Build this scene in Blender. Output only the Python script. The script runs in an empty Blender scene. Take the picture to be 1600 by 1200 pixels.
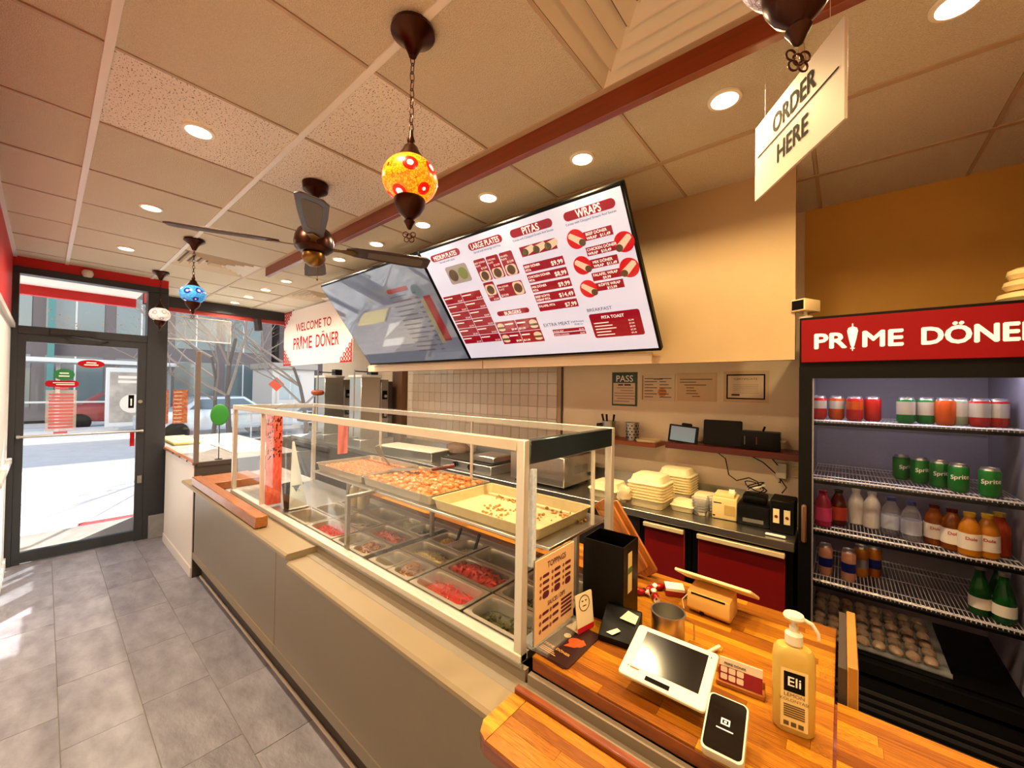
import bpy, bmesh, math, random
from mathutils import Vector, Matrix
random.seed(7)
S = bpy.context.scene
C = S.collection
R = math.radians

# ---------------------------------------------------------------- camera
FPX = 614.553; YAW, PITCH, ROLL = .87166195, .01249388, -.01590039
cy, sy, cp, sp, cr, sr = math.cos(YAW), math.sin(YAW), math.cos(PITCH), math.sin(PITCH), math.cos(ROLL), math.sin(ROLL)
fw = Vector((-cy*cp, sy*cp, sp)); r0 = Vector((sy, cy, 0)); d0 = fw.cross(r0)
rt = cr*r0 + sr*d0; dn = -sr*r0 + cr*d0
cam = bpy.data.objects.new('camera', bpy.data.cameras.new('camera')); C.objects.link(cam)
cam.data.sensor_fit = 'HORIZONTAL'; cam.data.sensor_width = 36; cam.data.lens = FPX/1600*36; cam.data.clip_start = .02; cam.data.clip_end = 300
cam.matrix_world = Matrix((( rt.x, -dn.x, -fw.x, 0), (rt.y, -dn.y, -fw.y, 0), (rt.z, -dn.z, -fw.z, 1.7), (0, 0, 0, 1)))
S.camera = cam

# ---------------------------------------------------------------- light
S.view_settings.view_transform = 'Standard'; S.view_settings.look = 'None'
S.view_settings.exposure = EXPO = .95; S.view_settings.gamma = 1; S.view_settings.use_curve_mapping = False
W = bpy.data.worlds.new('World'); S.world = W; W.use_nodes = True
nt = W.node_tree; bg = nt.nodes['Background']
sky = nt.nodes.new('ShaderNodeTexSky'); sky.sky_type = 'NISHITA'; sky.sun_disc = False; sky.sun_elevation = R(32); sky.sun_rotation = R(120); sky.dust_density = 2.0
nt.links.new(sky.outputs['Color'], bg.inputs['Color']); bg.inputs['Strength'].default_value = .26
sd = bpy.data.lights.new('sun', 'SUN'); sd.energy = 8.0; sd.angle = R(.6); sd.color = (1, .95, .88)
sun = bpy.data.objects.new('sun', sd); C.objects.link(sun); sun.location = (-14, 10, 12)
sun.rotation_euler = Vector((.62, -.50, -.55)).to_track_quat('-Z', 'Y').to_euler()
WARM = (1.0, .71, .33); NEUT = (1.0, .84, .62)
LAMP_W = 9.6
S.cycles.max_bounces = 8; S.cycles.transparent_max_bounces = 24; S.cycles.diffuse_bounces = 6; S.cycles.glossy_bounces = 4
S.cycles.caustics_reflective = False; S.cycles.caustics_refractive = False; S.cycles.sample_clamp_indirect = 4

# ---------------------------------------------------------------- helpers
def srgb(h):
    if isinstance(h, str):
        h = h.lstrip('#'); c = [int(h[i:i+2], 16)/255 for i in (0, 2, 4)]
        return tuple(x/12.92 if x <= .04045 else ((x+.055)/1.055)**2.4 for x in c)
    return h
MATS = {}
def mat(name, col='#888888', rough=.5, metal=0, noise=None, bump=None, rnd=0, emit=None, es=0, spec=None, trans=0, coat=0, stretch=None, col2=None, alpha=1, hue=0):
    """principled; noise=(scale, amount) mottles towards col2; rnd varies value per object; stretch scales the texture space"""
    if name in MATS: return MATS[name]
    m = bpy.data.materials.new(name); m.use_nodes = True; t = m.node_tree; b = t.nodes['Principled BSDF']; MATS[name] = m
    c = srgb(col) + (1,)
    b.inputs['Base Color'].default_value = c; b.inputs['Roughness'].default_value = rough; b.inputs['Metallic'].default_value = metal
    if spec is not None: b.inputs['Specular IOR Level'].default_value = spec
    if trans: b.inputs['Transmission Weight'].default_value = trans; b.inputs['IOR'].default_value = 1.4
    if coat: b.inputs['Coat Weight'].default_value = coat; b.inputs['Coat Roughness'].default_value = .08
    if emit is not None: b.inputs['Emission Color'].default_value = srgb(emit) + (1,); b.inputs['Emission Strength'].default_value = es
    if noise or bump or rnd:
        tc = t.nodes.new('ShaderNodeTexCoord'); oi = t.nodes.new('ShaderNodeObjectInfo')
        vm = t.nodes.new('ShaderNodeVectorMath'); vm.operation = 'MULTIPLY_ADD'; vm.inputs[1].default_value = (37, 53, 71)
        t.links.new(oi.outputs['Random'], vm.inputs[0]); t.links.new(tc.outputs['Object'], vm.inputs[2]); vec = vm.outputs[0]
        if stretch:
            mp = t.nodes.new('ShaderNodeMapping'); mp.inputs['Scale'].default_value = stretch; t.links.new(vec, mp.inputs['Vector']); vec = mp.outputs[0]
        src = None
        if noise:
            n = t.nodes.new('ShaderNodeTexNoise'); n.inputs['Scale'].default_value = noise[0]; n.inputs['Detail'].default_value = 5; n.inputs['Roughness'].default_value = .6
            t.links.new(vec, n.inputs['Vector'])
            rp = t.nodes.new('ShaderNodeMapRange'); rp.inputs['From Min'].default_value = .35; rp.inputs['From Max'].default_value = .68; rp.inputs['To Max'].default_value = noise[1]
            t.links.new(n.outputs['Fac'], rp.inputs['Value'])
            mx = t.nodes.new('ShaderNodeMix'); mx.data_type = 'RGBA'; mx.inputs['A'].default_value = c
            mx.inputs['B'].default_value = srgb(col2)+(1,) if col2 else tuple(x*.45 for x in c[:3])+(1,)
            t.links.new(rp.outputs[0], mx.inputs['Factor']); src = mx.outputs['Result']
        if rnd or hue:
            hs = t.nodes.new('ShaderNodeHueSaturation')
            if src: t.links.new(src, hs.inputs['Color'])
            else: hs.inputs['Color'].default_value = c
            ml = t.nodes.new('ShaderNodeMapRange'); ml.inputs['To Min'].default_value = 1-rnd; ml.inputs['To Max'].default_value = 1+rnd
            t.links.new(oi.outputs['Random'], ml.inputs['Value']); t.links.new(ml.outputs[0], hs.inputs['Value'])
            if hue:
                mh = t.nodes.new('ShaderNodeMapRange'); mh.inputs['To Min'].default_value = .5-hue; mh.inputs['To Max'].default_value = .5+hue
                t.links.new(oi.outputs['Random'], mh.inputs['Value']); t.links.new(mh.outputs[0], hs.inputs['Hue'])
            src = hs.outputs['Color']
        if src: t.links.new(src, b.inputs['Base Color'])
        if bump:
            n2 = t.nodes.new('ShaderNodeTexNoise'); n2.inputs['Scale'].default_value = bump[0]; n2.inputs['Detail'].default_value = 4; t.links.new(vec, n2.inputs['Vector'])
            bp = t.nodes.new('ShaderNodeBump'); bp.inputs['Strength'].default_value = bump[1]; bp.inputs['Distance'].default_value = .01
            t.links.new(n2.outputs['Fac'], bp.inputs['Height']); t.links.new(bp.outputs[0], b.inputs['Normal'])
    return m
def glass(name, tint=(1, 1, 1), refl=.12, rough=.0, haze=0):
    """thin pane: see-through with a fresnel-weighted mirror reflection"""
    if name in MATS: return MATS[name]
    m = bpy.data.materials.new(name); m.use_nodes = True; t = m.node_tree; t.nodes.clear(); MATS[name] = m
    o = t.nodes.new('ShaderNodeOutputMaterial'); tr = t.nodes.new('ShaderNodeBsdfTransparent'); gl = t.nodes.new('ShaderNodeBsdfGlossy'); mx = t.nodes.new('ShaderNodeMixShader')
    tr.inputs['Color'].default_value = tint+(1,); gl.inputs['Roughness'].default_value = rough
    lw = t.nodes.new('ShaderNodeFresnel'); lw.inputs['IOR'].default_value = 1.22
    mr = t.nodes.new('ShaderNodeMapRange'); mr.inputs['To Min'].default_value = .006; mr.inputs['To Max'].default_value = refl*3.5
    t.links.new(lw.outputs['Fac'], mr.inputs['Value']); t.links.new(mr.outputs[0], mx.inputs['Fac'])
    t.links.new(tr.outputs[0], mx.inputs[1]); t.links.new(gl.outputs[0], mx.inputs[2])
    if haze:
        df = t.nodes.new('ShaderNodeBsdfDiffuse'); df.inputs['Color'].default_value = (.9, .9, .9, 1); m2 = t.nodes.new('ShaderNodeMixShader'); m2.inputs['Fac'].default_value = haze
        t.links.new(mx.outputs[0], m2.inputs[1]); t.links.new(df.outputs[0], m2.inputs[2]); t.links.new(m2.outputs[0], o.inputs['Surface'])
    else: t.links.new(mx.outputs[0], o.inputs['Surface'])
    return m

class MB:
    def __init__(s): s.v = []; s.f = []
    def add(s, vs, fs):
        k = len(s.v); s.v += [tuple(v) for v in vs]; s.f += [tuple(i+k for i in f) for f in fs]; return s
    def box(s, x0, y0, z0, x1, y1, z1):
        x0, x1 = min(x0, x1), max(x0, x1); y0, y1 = min(y0, y1), max(y0, y1); z0, z1 = min(z0, z1), max(z0, z1)
        return s.add([(x0,y0,z0),(x1,y0,z0),(x1,y1,z0),(x0,y1,z0),(x0,y0,z1),(x1,y0,z1),(x1,y1,z1),(x0,y1,z1)],
                     [(0,3,2,1),(4,5,6,7),(0,1,5,4),(1,2,6,5),(2,3,7,6),(3,0,4,7)])
    def obox(s, c, size, M):
        hx, hy, hz = (q/2 for q in size); c = Vector(c)
        vs = [c + M @ Vector(p) for p in ((-hx,-hy,-hz),(hx,-hy,-hz),(hx,hy,-hz),(-hx,hy,-hz),(-hx,-hy,hz),(hx,-hy,hz),(hx,hy,hz),(-hx,hy,hz))]
        return s.add(vs, [(0,3,2,1),(4,5,6,7),(0,1,5,4),(1,2,6,5),(2,3,7,6),(3,0,4,7)])
    def cyl(s, p0, p1, r, r1=None, n=16, caps=True):
        p0, p1 = Vector(p0), Vector(p1); r1 = r if r1 is None else r1; d = (p1-p0).normalized()
        a = d.orthogonal().normalized(); b = d.cross(a)
        vs = []
        for p, q in ((p0, r), (p1, r1)):
            for i in range(n):
                t = 2*math.pi*i/n; vs.append(p + a*q*math.cos(t) + b*q*math.sin(t))
        fs = [(i, (i+1) % n, n+(i+1) % n, n+i) for i in range(n)]
        if caps: fs += [tuple(range(n-1, -1, -1)), tuple(range(n, 2*n))]
        return s.add(vs, fs)
    def lathe(s, prof, c=(0,0,0), n=24, sx=1, sy=1):
        vs = []; fs = []; m = len(prof)
        for r, z in prof:
            for i in range(n):
                t = 2*math.pi*i/n; vs.append((c[0]+r*sx*math.cos(t), c[1]+r*sy*math.sin(t), c[2]+z))
        for k in range(m-1):
            for i in range(n): fs.append((k*n+i, k*n+(i+1) % n, (k+1)*n+(i+1) % n, (k+1)*n+i))
        if prof[0][0] > 1e-5: fs.append(tuple(range(n-1, -1, -1)))
        if prof[-1][0] > 1e-5: fs.append(tuple(range((m-1)*n, m*n)))
        return s.add(vs, fs)
    def sphere(s, c, r, n=16, m=10, jit=0):
        if not isinstance(r, (tuple, list)): r = (r, r, r)
        vs = [(c[0], c[1], c[2]-r[2])]
        for k in range(1, m):
            p = math.pi*k/m-math.pi/2
            for i in range(n):
                t = 2*math.pi*i/n; q = 1+random.uniform(-jit, jit)
                vs.append((c[0]+r[0]*q*math.cos(p)*math.cos(t), c[1]+r[1]*q*math.cos(p)*math.sin(t), c[2]+r[2]*q*math.sin(p)))
        vs.append((c[0], c[1], c[2]+r[2])); e = len(vs)-1
        fs = [(0, 1+(i+1) % n, 1+i) for i in range(n)]
        for k in range(m-2):
            for i in range(n): fs.append((1+k*n+i, 1+k*n+(i+1) % n, 1+(k+1)*n+(i+1) % n, 1+(k+1)*n+i))
        fs += [(e, 1+(m-2)*n+i, 1+(m-2)*n+(i+1) % n) for i in range(n)]
        return s.add(vs, fs)
    def prism(s, poly, z0, z1):
        n = len(poly)
        a = sum(poly[i][0]*poly[(i+1) % n][1]-poly[(i+1) % n][0]*poly[i][1] for i in range(n))
        if a < 0: poly = poly[::-1]
        vs = [(x, y, z0) for x, y in poly]+[(x, y, z1) for x, y in poly]
        return s.add(vs, [tuple(range(n-1, -1, -1)), tuple(range(n, 2*n))]+[(i, (i+1) % n, n+(i+1) % n, n+i) for i in range(n)])
    def quad(s, a, b, c, d): return s.add([a, b, c, d], [(0, 1, 2, 3)])
    def tube(s, pts, r, n=8, closed=False):
        pts = [Vector(p) for p in pts]; m = len(pts); vs = []; a = None
        for k, p in enumerate(pts):
            d = (pts[(k+1) % m]-pts[k-1]) if closed else (pts[min(k+1, m-1)]-pts[max(k-1, 0)])
            d.normalize()
            if a is None: a = d.orthogonal().normalized()
            a = (a-d*a.dot(d)).normalized(); b = d.cross(a)
            q = r[k] if isinstance(r, (list, tuple)) else r
            for i in range(n):
                t = 2*math.pi*i/n; vs.append(p+a*q*math.cos(t)+b*q*math.sin(t))
        fs = []
        for k in range(m if closed else m-1):
            k2 = (k+1) % m
            for i in range(n): fs.append((k*n+i, k*n+(i+1) % n, k2*n+(i+1) % n, k2*n+i))
        if not closed: fs += [tuple(range(n-1, -1, -1)), tuple(range((m-1)*n, m*n))]
        return s.add(vs, fs)
    def rrect(s, w, h, r, cx=0, cy=0, n=4):
        pts = []
        for sx, sy_, a0 in ((1,1,0),(-1,1,90),(-1,-1,180),(1,-1,270)):
            for i in range(n+1):
                t = R(a0+90*i/n); pts.append((cx+sx*(w/2-r)+r*math.cos(t), cy+sy_*(h/2-r)+r*math.sin(t)))
        return pts
    def loft(s, rings, cap0=True, cap1=True):
        n = len(rings[0]); vs = [p for rg in rings for p in rg]; fs = []
        for k in range(len(rings)-1):
            for i in range(n): fs.append((k*n+i, k*n+(i+1) % n, (k+1)*n+(i+1) % n, (k+1)*n+i))
        if cap0: fs.append(tuple(range(n-1, -1, -1)))
        if cap1: fs.append(tuple(range((len(rings)-1)*n, len(rings)*n)))
        return s.add(vs, fs)
    def mesh(s, name, m, bevel=0, smooth=True, seg=1):
        me = bpy.data.meshes.new(name); me.from_pydata(s.v, [], s.f)
        if bevel:
            bm = bmesh.new(); bm.from_mesh(me)
            es = [e for e in bm.edges if len(e.link_faces) == 2 and e.calc_face_angle(0) > R(40)]
            bmesh.ops.bevel(bm, geom=es, offset=bevel, segments=seg, profile=.6, affect='EDGES', clamp_overlap=True)
            bm.to_mesh(me); bm.free()
        if smooth:
            me.polygons.foreach_set('use_smooth', [True]*len(me.polygons)); me.set_sharp_from_angle(angle=R(38))
        me.materials.append(m); me.update(); return me
    def build(s, name, m, parent=None, loc=(0,0,0), rot=(0,0,0), bevel=0, smooth=True, seg=1):
        return link(name, s.mesh(name, m, bevel, smooth, seg), parent, loc, rot)
def link(name, me, parent=None, loc=(0,0,0), rot=(0,0,0)):
    o = bpy.data.objects.new(name, me); C.objects.link(o); o.parent = parent; o.location = loc; o.rotation_euler = rot; return o
def tag(o, label, cat, group=None):
    o['label'] = label; o['category'] = cat
    if group: o['group'] = group
    return o
def struct(o, label=None):
    o['kind'] = 'structure'
    if label: o['label'] = label
    return o
def thing(name, label, cat, loc=(0,0,0), rz=0, group=None, M=None):
    o = bpy.data.objects.new(name, None); C.objects.link(o); o.empty_display_size = .05
    if M is not None: o.matrix_world = M
    else: o.location = loc; o.rotation_euler = (0, 0, rz)
    return tag(o, label, cat, group)
def frame(o, X, Y):
    """matrix with local x along X, y along Y (made orthogonal), z = normal"""
    X = Vector(X).normalized(); Y = Vector(Y); Y = (Y-X*Y.dot(X)).normalized(); Z = X.cross(Y); o = Vector(o)
    return Matrix(((X.x, Y.x, Z.x, o.x), (X.y, Y.y, Z.y, o.y), (X.z, Y.z, Z.z, o.z), (0, 0, 0, 1)))
def dup(root, loc, rz=None, label=None, group=None):
    r = root.copy(); C.objects.link(r); r.location = loc
    if rz is not None: r.rotation_euler = (0, 0, rz)
    if label: r['label'] = label
    if group: r['group'] = group
    for ch in list(root.children):
        c = ch.copy(); C.objects.link(c); c.parent = r
        for g in ch.children:
            d = g.copy(); C.objects.link(d); d.parent = c
    return r
def label(o, l): o['label'] = l; return o
def text_into(mb, s, x, y, size, z=.001, sx=1, align='LEFT', bold=0, rot=0, w=None):
    cu = bpy.data.curves.new('t', 'FONT'); cu.body = s; cu.size = size; cu.align_x = align; cu.resolution_u = 3; 
    ob = bpy.data.objects.new('t', cu); me = bpy.data.meshes.new_from_object(ob)
    c, q = math.cos(rot), math.sin(rot)
    if w and len(me.vertices):
        xs = [v.co.x for v in me.vertices]; sx = w/(max(xs)-min(xs))
    h = bold*size*1.1
    for kk, (ox, oy) in enumerate(((h, 0), (-h, 0), (0, h), (0, -h), (h*.7, h*.7), (-h*.7, -h*.7)) if h else ((0, 0),)):
        mb.add([(x+ox+v.co.x*sx*c-v.co.y*q, y+oy+v.co.x*sx*q+v.co.y*c, z+kk*6e-5) for v in me.vertices], [tuple(p.vertices) for p in me.polygons])
    bpy.data.objects.remove(ob); bpy.data.curves.remove(cu); bpy.data.meshes.remove(me)
    return mb
def texts(name, m, parent, items, z=.001, **kw):
    mb = MB()
    for it in items: text_into(mb, *it[:4], z=z, **dict(kw, **(it[4] if len(it) > 4 else {})))
    return mb.build(name, m, parent, smooth=False)
def split_parts(mb, name, m, parent):
    """each separate flat shape of mb becomes a part of its own"""
    seen = {}
    for f in mb.f:
        k = min(f); hit = [r for r in seen if any(i in seen[r][0] for i in f)]
        vs, fs = set(f), [f]
        for r in hit: vs |= seen[r][0]; fs = seen[r][1]+fs; del seen[r]
        seen[k] = (vs, fs)
    for vs, fs in seen.values():
        ix = {i: n for n, i in enumerate(sorted(vs))}; q = MB(); q.v = [mb.v[i] for i in sorted(vs)]; q.f = [tuple(ix[i] for i in f) for f in fs]; q.build(name, m, parent, smooth=False)
def bars(name, m, parent, rows, z=.001):
    """print too small to read in the photo: a short bar per line"""
    for x0, y0, x1, y1 in rows: flat(MB(), x0, y0, x1, y1, z).build(name, m, parent, smooth=False)
def flat(mb, x0, y0, x1, y1, z=.0006): return mb.quad((x0,y0,z),(x1,y0,z),(x1,y1,z),(x0,y1,z))
def pill(mb, x0, y0, x1, y1, z=.0006, r=None, n=5):
    w, h = x1-x0, y1-y0; p = mb.rrect(w, h, min(r or h/2, h/2*.999, w/2*.999), (x0+x1)/2, (y0+y1)/2, n)
    return mb.add([(a, b, z) for a, b in p], [tuple(range(len(p)))])
def disc(mb, x, y, r, z=.0006, n=24, ry=None): return mb.add([(x+r*math.cos(2*math.pi*i/n), y+(ry or r)*math.sin(2*math.pi*i/n), z) for i in range(n)], [tuple(range(n))])

# ---------------------------------------------------------------- shared materials
black = mat('black metal', '#1c1c20', .38, .0, coat=.2)
blackpl = mat('black plastic', '#030303', .42, spec=.18)
white = mat('white paint', '#eceae6', .5)
whitepl = mat('white plastic', '#d6cfbc', .36)
steel = mat('brushed steel', '#c9c6c0', .3, 1, bump=(300, .04), stretch=(1, 20, 1))
steeld = mat('dull steel', '#a9a6a2', .42, 1)
chrome = mat('chrome', '#e8e8e8', .12, 1)
alu = mat('aluminium', '#d2ccc4', .36, .45)
redp = mat('red paint', '#b3120f', .45)
maroon = mat('print maroon', '#8a1020', .6)
red = mat('print red', '#b3121c', .75, spec=.2)
ink = mat('print black', '#0e0c0d', .85, spec=.1)
inkw = mat('print white', '#f5f2ee', .6)
paper = mat('paper', '#efe7da', .7)
bronze = mat('dark bronze', '#3a1c10', .28, .85)
pane = glass('window pane', (.97, .985, .98), .1)
caseglass = glass('case glass', (.985, .99, .985), .055)
clear = glass('clear plastic', (.93, .93, .92), .3, .1, .14)

# ================================================================ the setting
CE = 2.85; XF = -5.85; XW = -6.9; YB = 3.1; YL = -.205; XR = .70; XE = 2.3
XL = [XW]+[-1.32-.605*k for k in range(9, -1, -1) if -1.32-.605*k > XW+.1]+[-.715, -.11, .495, 1.10, 1.705, XE]
YLN = [YL, .121, .743, 1.365, 1.987, 2.609, YB]
wallp = mat('cream wall paint', '#efdcbf', .6, noise=(3, .10), bump=(220, .12))
wallr = mat('red wall paint', '#c20d0c', .5, bump=(150, .1))
wallo = mat('beige tinted by lamps', '#d8a548', .65, noise=(2.5, .2), bump=(220, .15))  # niche wall: warm lamp tint put into the colour of a beige wall
tilec = mat('ceiling tile', '#ebe0c8', .9, noise=(260, .3), bump=(240, .9), rnd=.03)
tiles = mat('ceiling tile fissured', '#dfd6c8', .9, noise=(110, .0), bump=(110, .7))
# fissures: small dark pits
t = tiles.node_tree; b = t.nodes['Principled BSDF']
vo = t.nodes.new('ShaderNodeTexNoise'); vo.inputs['Scale'].default_value = 95; vo.inputs['Detail'].default_value = 1
tcn = t.nodes.new('ShaderNodeTexCoord'); mp = t.nodes.new('ShaderNodeMapping'); mp.inputs['Scale'].default_value = (1, 1.7, 1)
rmp = t.nodes.new('ShaderNodeValToRGB'); rmp.color_ramp.elements[0].position = .33; rmp.color_ramp.elements[0].color = (.16, .11, .08, 1); rmp.color_ramp.elements[1].position = .38; rmp.color_ramp.elements[1].color = (.84, .78, .70, 1)
t.links.new(tcn.outputs['Object'], mp.inputs['Vector']); t.links.new(mp.outputs[0], vo.inputs['Vector']); t.links.new(vo.outputs['Fac'], rmp.inputs['Fac']); t.links.new(rmp.outputs[0], b.inputs['Base Color'])
barm = mat('ceiling bar white', '#e6e2da', .45)
bard = mat('ceiling bar bronze', '#b9a184', .5)

# floor: grout bed plus each vinyl tile
grout = mat('floor grout', '#8c857f', .8)
flo = struct(MB().box(XW, YL, -.15, XE, YB, -.004).build('floor', grout, smooth=False), 'grey stone-look vinyl tile floor')
ft = mat('stone vinyl tile', '#928e98', .4, noise=(5, .55), bump=(22, .35), rnd=.09, col2='#58525c', stretch=(1, 2.0, 1))
rows = [-.205, .08, .368, .657, .95]; off = [-.12, .17, .09, .26]
me_ft = {}
for j in range(4):
    x = XF-.05+off[j]-.6
    while x < XE:
        a, b_ = max(x, XF), min(x+.597, XE)
        if b_-a > .02:
            key = (j, round(b_-a, 3))
            if key not in me_ft: me_ft[key] = MB().box(0, 0, -.004, b_-a-.003, rows[j+1]-rows[j]-.003, 0).mesh('floor_tile', ft, .0008)
            link('floor_tile', me_ft[key], flo, (a+.0015, rows[j]+.0015, random.uniform(-.0004, .0006)))
        x += .597
MB().box(-5.6, .95, -.004, XE, YB, 0).build('staff_floor_sheet', ft, flo)
# ceiling
ceil = struct(MB().box(XW-.1, YL-.1, CE+.03, XE+.1, YB+.1, CE+.12).build('ceiling', mat('ceiling void', '#6e6256', .9), smooth=False), 'suspended ceiling of square acoustic tiles')
VENT = {('v', round(-4.95, 2), .743), ('v', -.715, .743), ('v', round(-5.555, 2), 1.987)}
vent_cells = []; cache = {}
for i in range(len(XL)-1):
    for j in range(len(YLN)-1):
        x0, x1, y0, y1 = XL[i], XL[i+1], YLN[j], YLN[j+1]
        if x1 <= XF+.01 and y0 < .7: continue
        isv = False
        for vx, vy in ((-4.95, .743), (-.715, .743), (-5.555, 1.987)):
            if abs(x0-vx) < .02 and abs(y0-vy) < .02: vent_cells.append((x0, x1, y0, y1)); isv = True
        if isv: continue
        if x0 < XF < x1 and y0 < .7: x0 = XF
        m = tiles if (abs(x0+2.53) < .02 and j == 1) or (abs(x0+1.925) < .02 and j == 2) or (abs(x0+2.53) < .02 and j == 2) else tilec
        key = (round(x1-x0, 3), round(y1-y0, 3), m.name)
        if key not in cache: cache[key] = MB().box(.006, .006, 0, x1-x0-.006, y1-y0-.006, .018).mesh('ceiling_tile', m, .003)
        o = link('ceiling_tile', cache[key], ceil, (x0, y0, CE+random.uniform(.004, .008))); o.rotation_euler = (random.uniform(-.003, .003), random.uniform(-.003, .003), 0)
for k, y in enumerate(YLN[1:-1]):
    MB().box(XW if y > .88 else XF, y-.013, CE-.001, XE, y+.013, CE+.02).build('ceiling_bar', barm if k < 2 else bard, ceil, bevel=.001)
for x in XL[1:-1]:
    MB().box(x-.0065, YL if x > XF else .9, CE+.002, x+.0065, YB, CE+.02).build('ceiling_cross_bar', bard, ceil)
MB().box(XF, YL, CE-.004, XE, YL+.022, CE+.02).build('ceiling_edge_trim', barm, ceil)

# walls
wl = struct(MB().box(XF-.2, YL-.12, -.1, XE, YL, 2.2).build('wall_left', white, smooth=False), 'white lower left wall')
MB().box(XF-.2, YL-.12, 2.2, XE, YL, CE+.03).build('upper_red_band', wallr, wl, smooth=False)
MB().box(XF+.0, YL, 2.19, XE, YL+.025, 2.23).build('rail', mat('grey rail', '#c9c6c2', .5), wl)
MB().box(XF+.0, YL, .0, XE, YL+.012, .09).build('skirting', white, wl)
MB().box(XF+.0, YL, .95, XF+1.4, YL+.03, 1.0).build('guard_rail', mat('grey rail', '#c9c6c2', .5), wl, bevel=.004)
wb = struct(MB().box(XW, YB, -.1, XE, YB+.12, CE+.03).build('wall_back', wallp, smooth=False), 'cream painted back wall')
grt = mat('tile grout', '#c2a68c', .8)
wtile = mat('white glazed wall tile', '#e2d3c2', .18, rnd=.03)
MB().box(-4.39, YB-.006, .95, -1.99, YB, 2.0).build('grout_bed', grt, wb)
me_t = MB().box(-.0543, -.008, -.0543, .0543, 0, .0543).mesh('wall_tile', wtile, .002)
for i in range(21):
    for j in range(9): link('wall_tile', me_t, wb, (-4.33+.1115*i, YB-.006, 1.03+.1115*j))
MB().box(-2.0, YB-.014, .95, -1.985, YB, 2.0).build('tile_edge_strip', mat('dark strip', '#3a241a', .5), wb)
cpo = struct(MB().box(-4.63, YB-.09, .955, -4.41, YB-.001, CE).build('trim_2', mat('brown post', '#6d4a2c', .5)), 'brown corner post where the wall tiles start')
MB().box(-4.70, YB-.05, .955, -4.63, YB-.001, CE).build('edge_trim', wallp, cpo)
wh = struct(MB().box(-4.2, 2.43, 1.87, -.185, 2.48, CE+.03).build('wall_header', mat('header darkened cream', '#bda27a', .6, noise=(3, .10), bump=(220, .1)), smooth=False), 'dropped cream header wall behind the menu screens')  # wall cream darkened here to offset the strong lamp light on the header
for a, b_ in ((-4.2, -2.36), (-2.35, -.9)): MB().box(a, 2.405, 1.87, b_, 2.43, 1.94).build('ledge_board', mat('pale ledge board', '#ecd6ba', .5), wh, bevel=.003)
wr = struct(MB().box(XR, 1.95, -.1, XR+.1, YB+.1, CE+.03).build('wall_right', mat('deep red wall paint', '#7d0f0c', .55), smooth=False), 'deep red right wall beside the drinks fridge')
wn = struct(MB().box(-.185, YB-.012, 1.6, XR, YB, CE+.03).build('wall_niche', wallo, smooth=False), 'beige wall above the drinks fridge, tinted ochre for warm lamp light')
we = struct(MB().box(XE, YL-.1, -.1, XE+.1, YB+.1, CE+.03).build('wall_end', wallp, smooth=False), 'wall behind the viewer')

# storefront: frame, door, transom, column
blk = mat('storefront black', '#2b2c31', .42)
wf = struct(MB().box(XF-.1, YL-.1, 2.765, XF+.012, .885, CE+.03).build('wall_front', wallr, smooth=False), 'red band above the entrance door')
MB().box(XF-.1, YL-.1, 2.70, XF+.03, .885, 2.765).build('frame_head', blk, wf, bevel=.003)
MB().box(XF-.1, .715, 0, XF+.04, .885, 2.70).build('column', blk, wf, bevel=.003)
MB().box(XF-.1, YL-.02, 0, XF+.04, -.165, 2.70).build('frame_jamb', blk, wf, bevel=.003)
MB().box(XF-.1, -.165, 2.14, XF+.04, .715, 2.215).build('frame_transom_bar', blk, wf, bevel=.003)
MB().box(XF+.04, .76, 0, XF+.075, .93, .25).build('stone_base_block', mat('grey stone block', '#8b8784', .6, noise=(12, .4), bump=(40, .3)), wf, bevel=.004)
w1 = struct(MB().box(XF-.045, -.165, 2.215, XF-.037, .715, 2.70).build('window_1', pane, smooth=False), 'transom window over the entrance door')
d1 = struct(MB().box(XF-.02, -.165, 0, XF+.03, -.115, 2.14).box(XF-.02, .647, 0, XF+.03, .715, 2.14).box(XF-.02, -.115, 2.07, XF+.03, .647, 2.14).box(XF-.02, -.115, 0.012, XF+.03, .647, .11).build('door_1', blk, smooth=False), 'black framed glass entrance door')
MB().box(XF-.002, -.12, .105, XF+.006, .652, 2.075).build('pane', pane, d1, smooth=False)
MB().cyl((XF+.075, -.155, 1.185), (XF+.075, .70, 1.185), .012).box(XF+.03, -.155, 1.17, XF+.075, -.135, 1.20).box(XF+.03, .68, 1.17, XF+.075, .70, 1.20).build('push_bar', steel, d1)
MB().box(XF+.02, .03, 2.155, XF+.07, .33, 2.205).tube([(XF+.045, .1, 2.16), (XF+.16, .25, 2.13), (XF+.04, .42, 2.12)], .007).build('door_closer', black, d1)
MB().cyl((XF+.03, .672, 1.50), (XF+.05, .672, 1.50), .018).build('lock', steel, d1)
MB().box(XF+.03, .665, .62, XF+.045, .70, .70).build('lower_lock_plate', steeld, d1)
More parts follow.
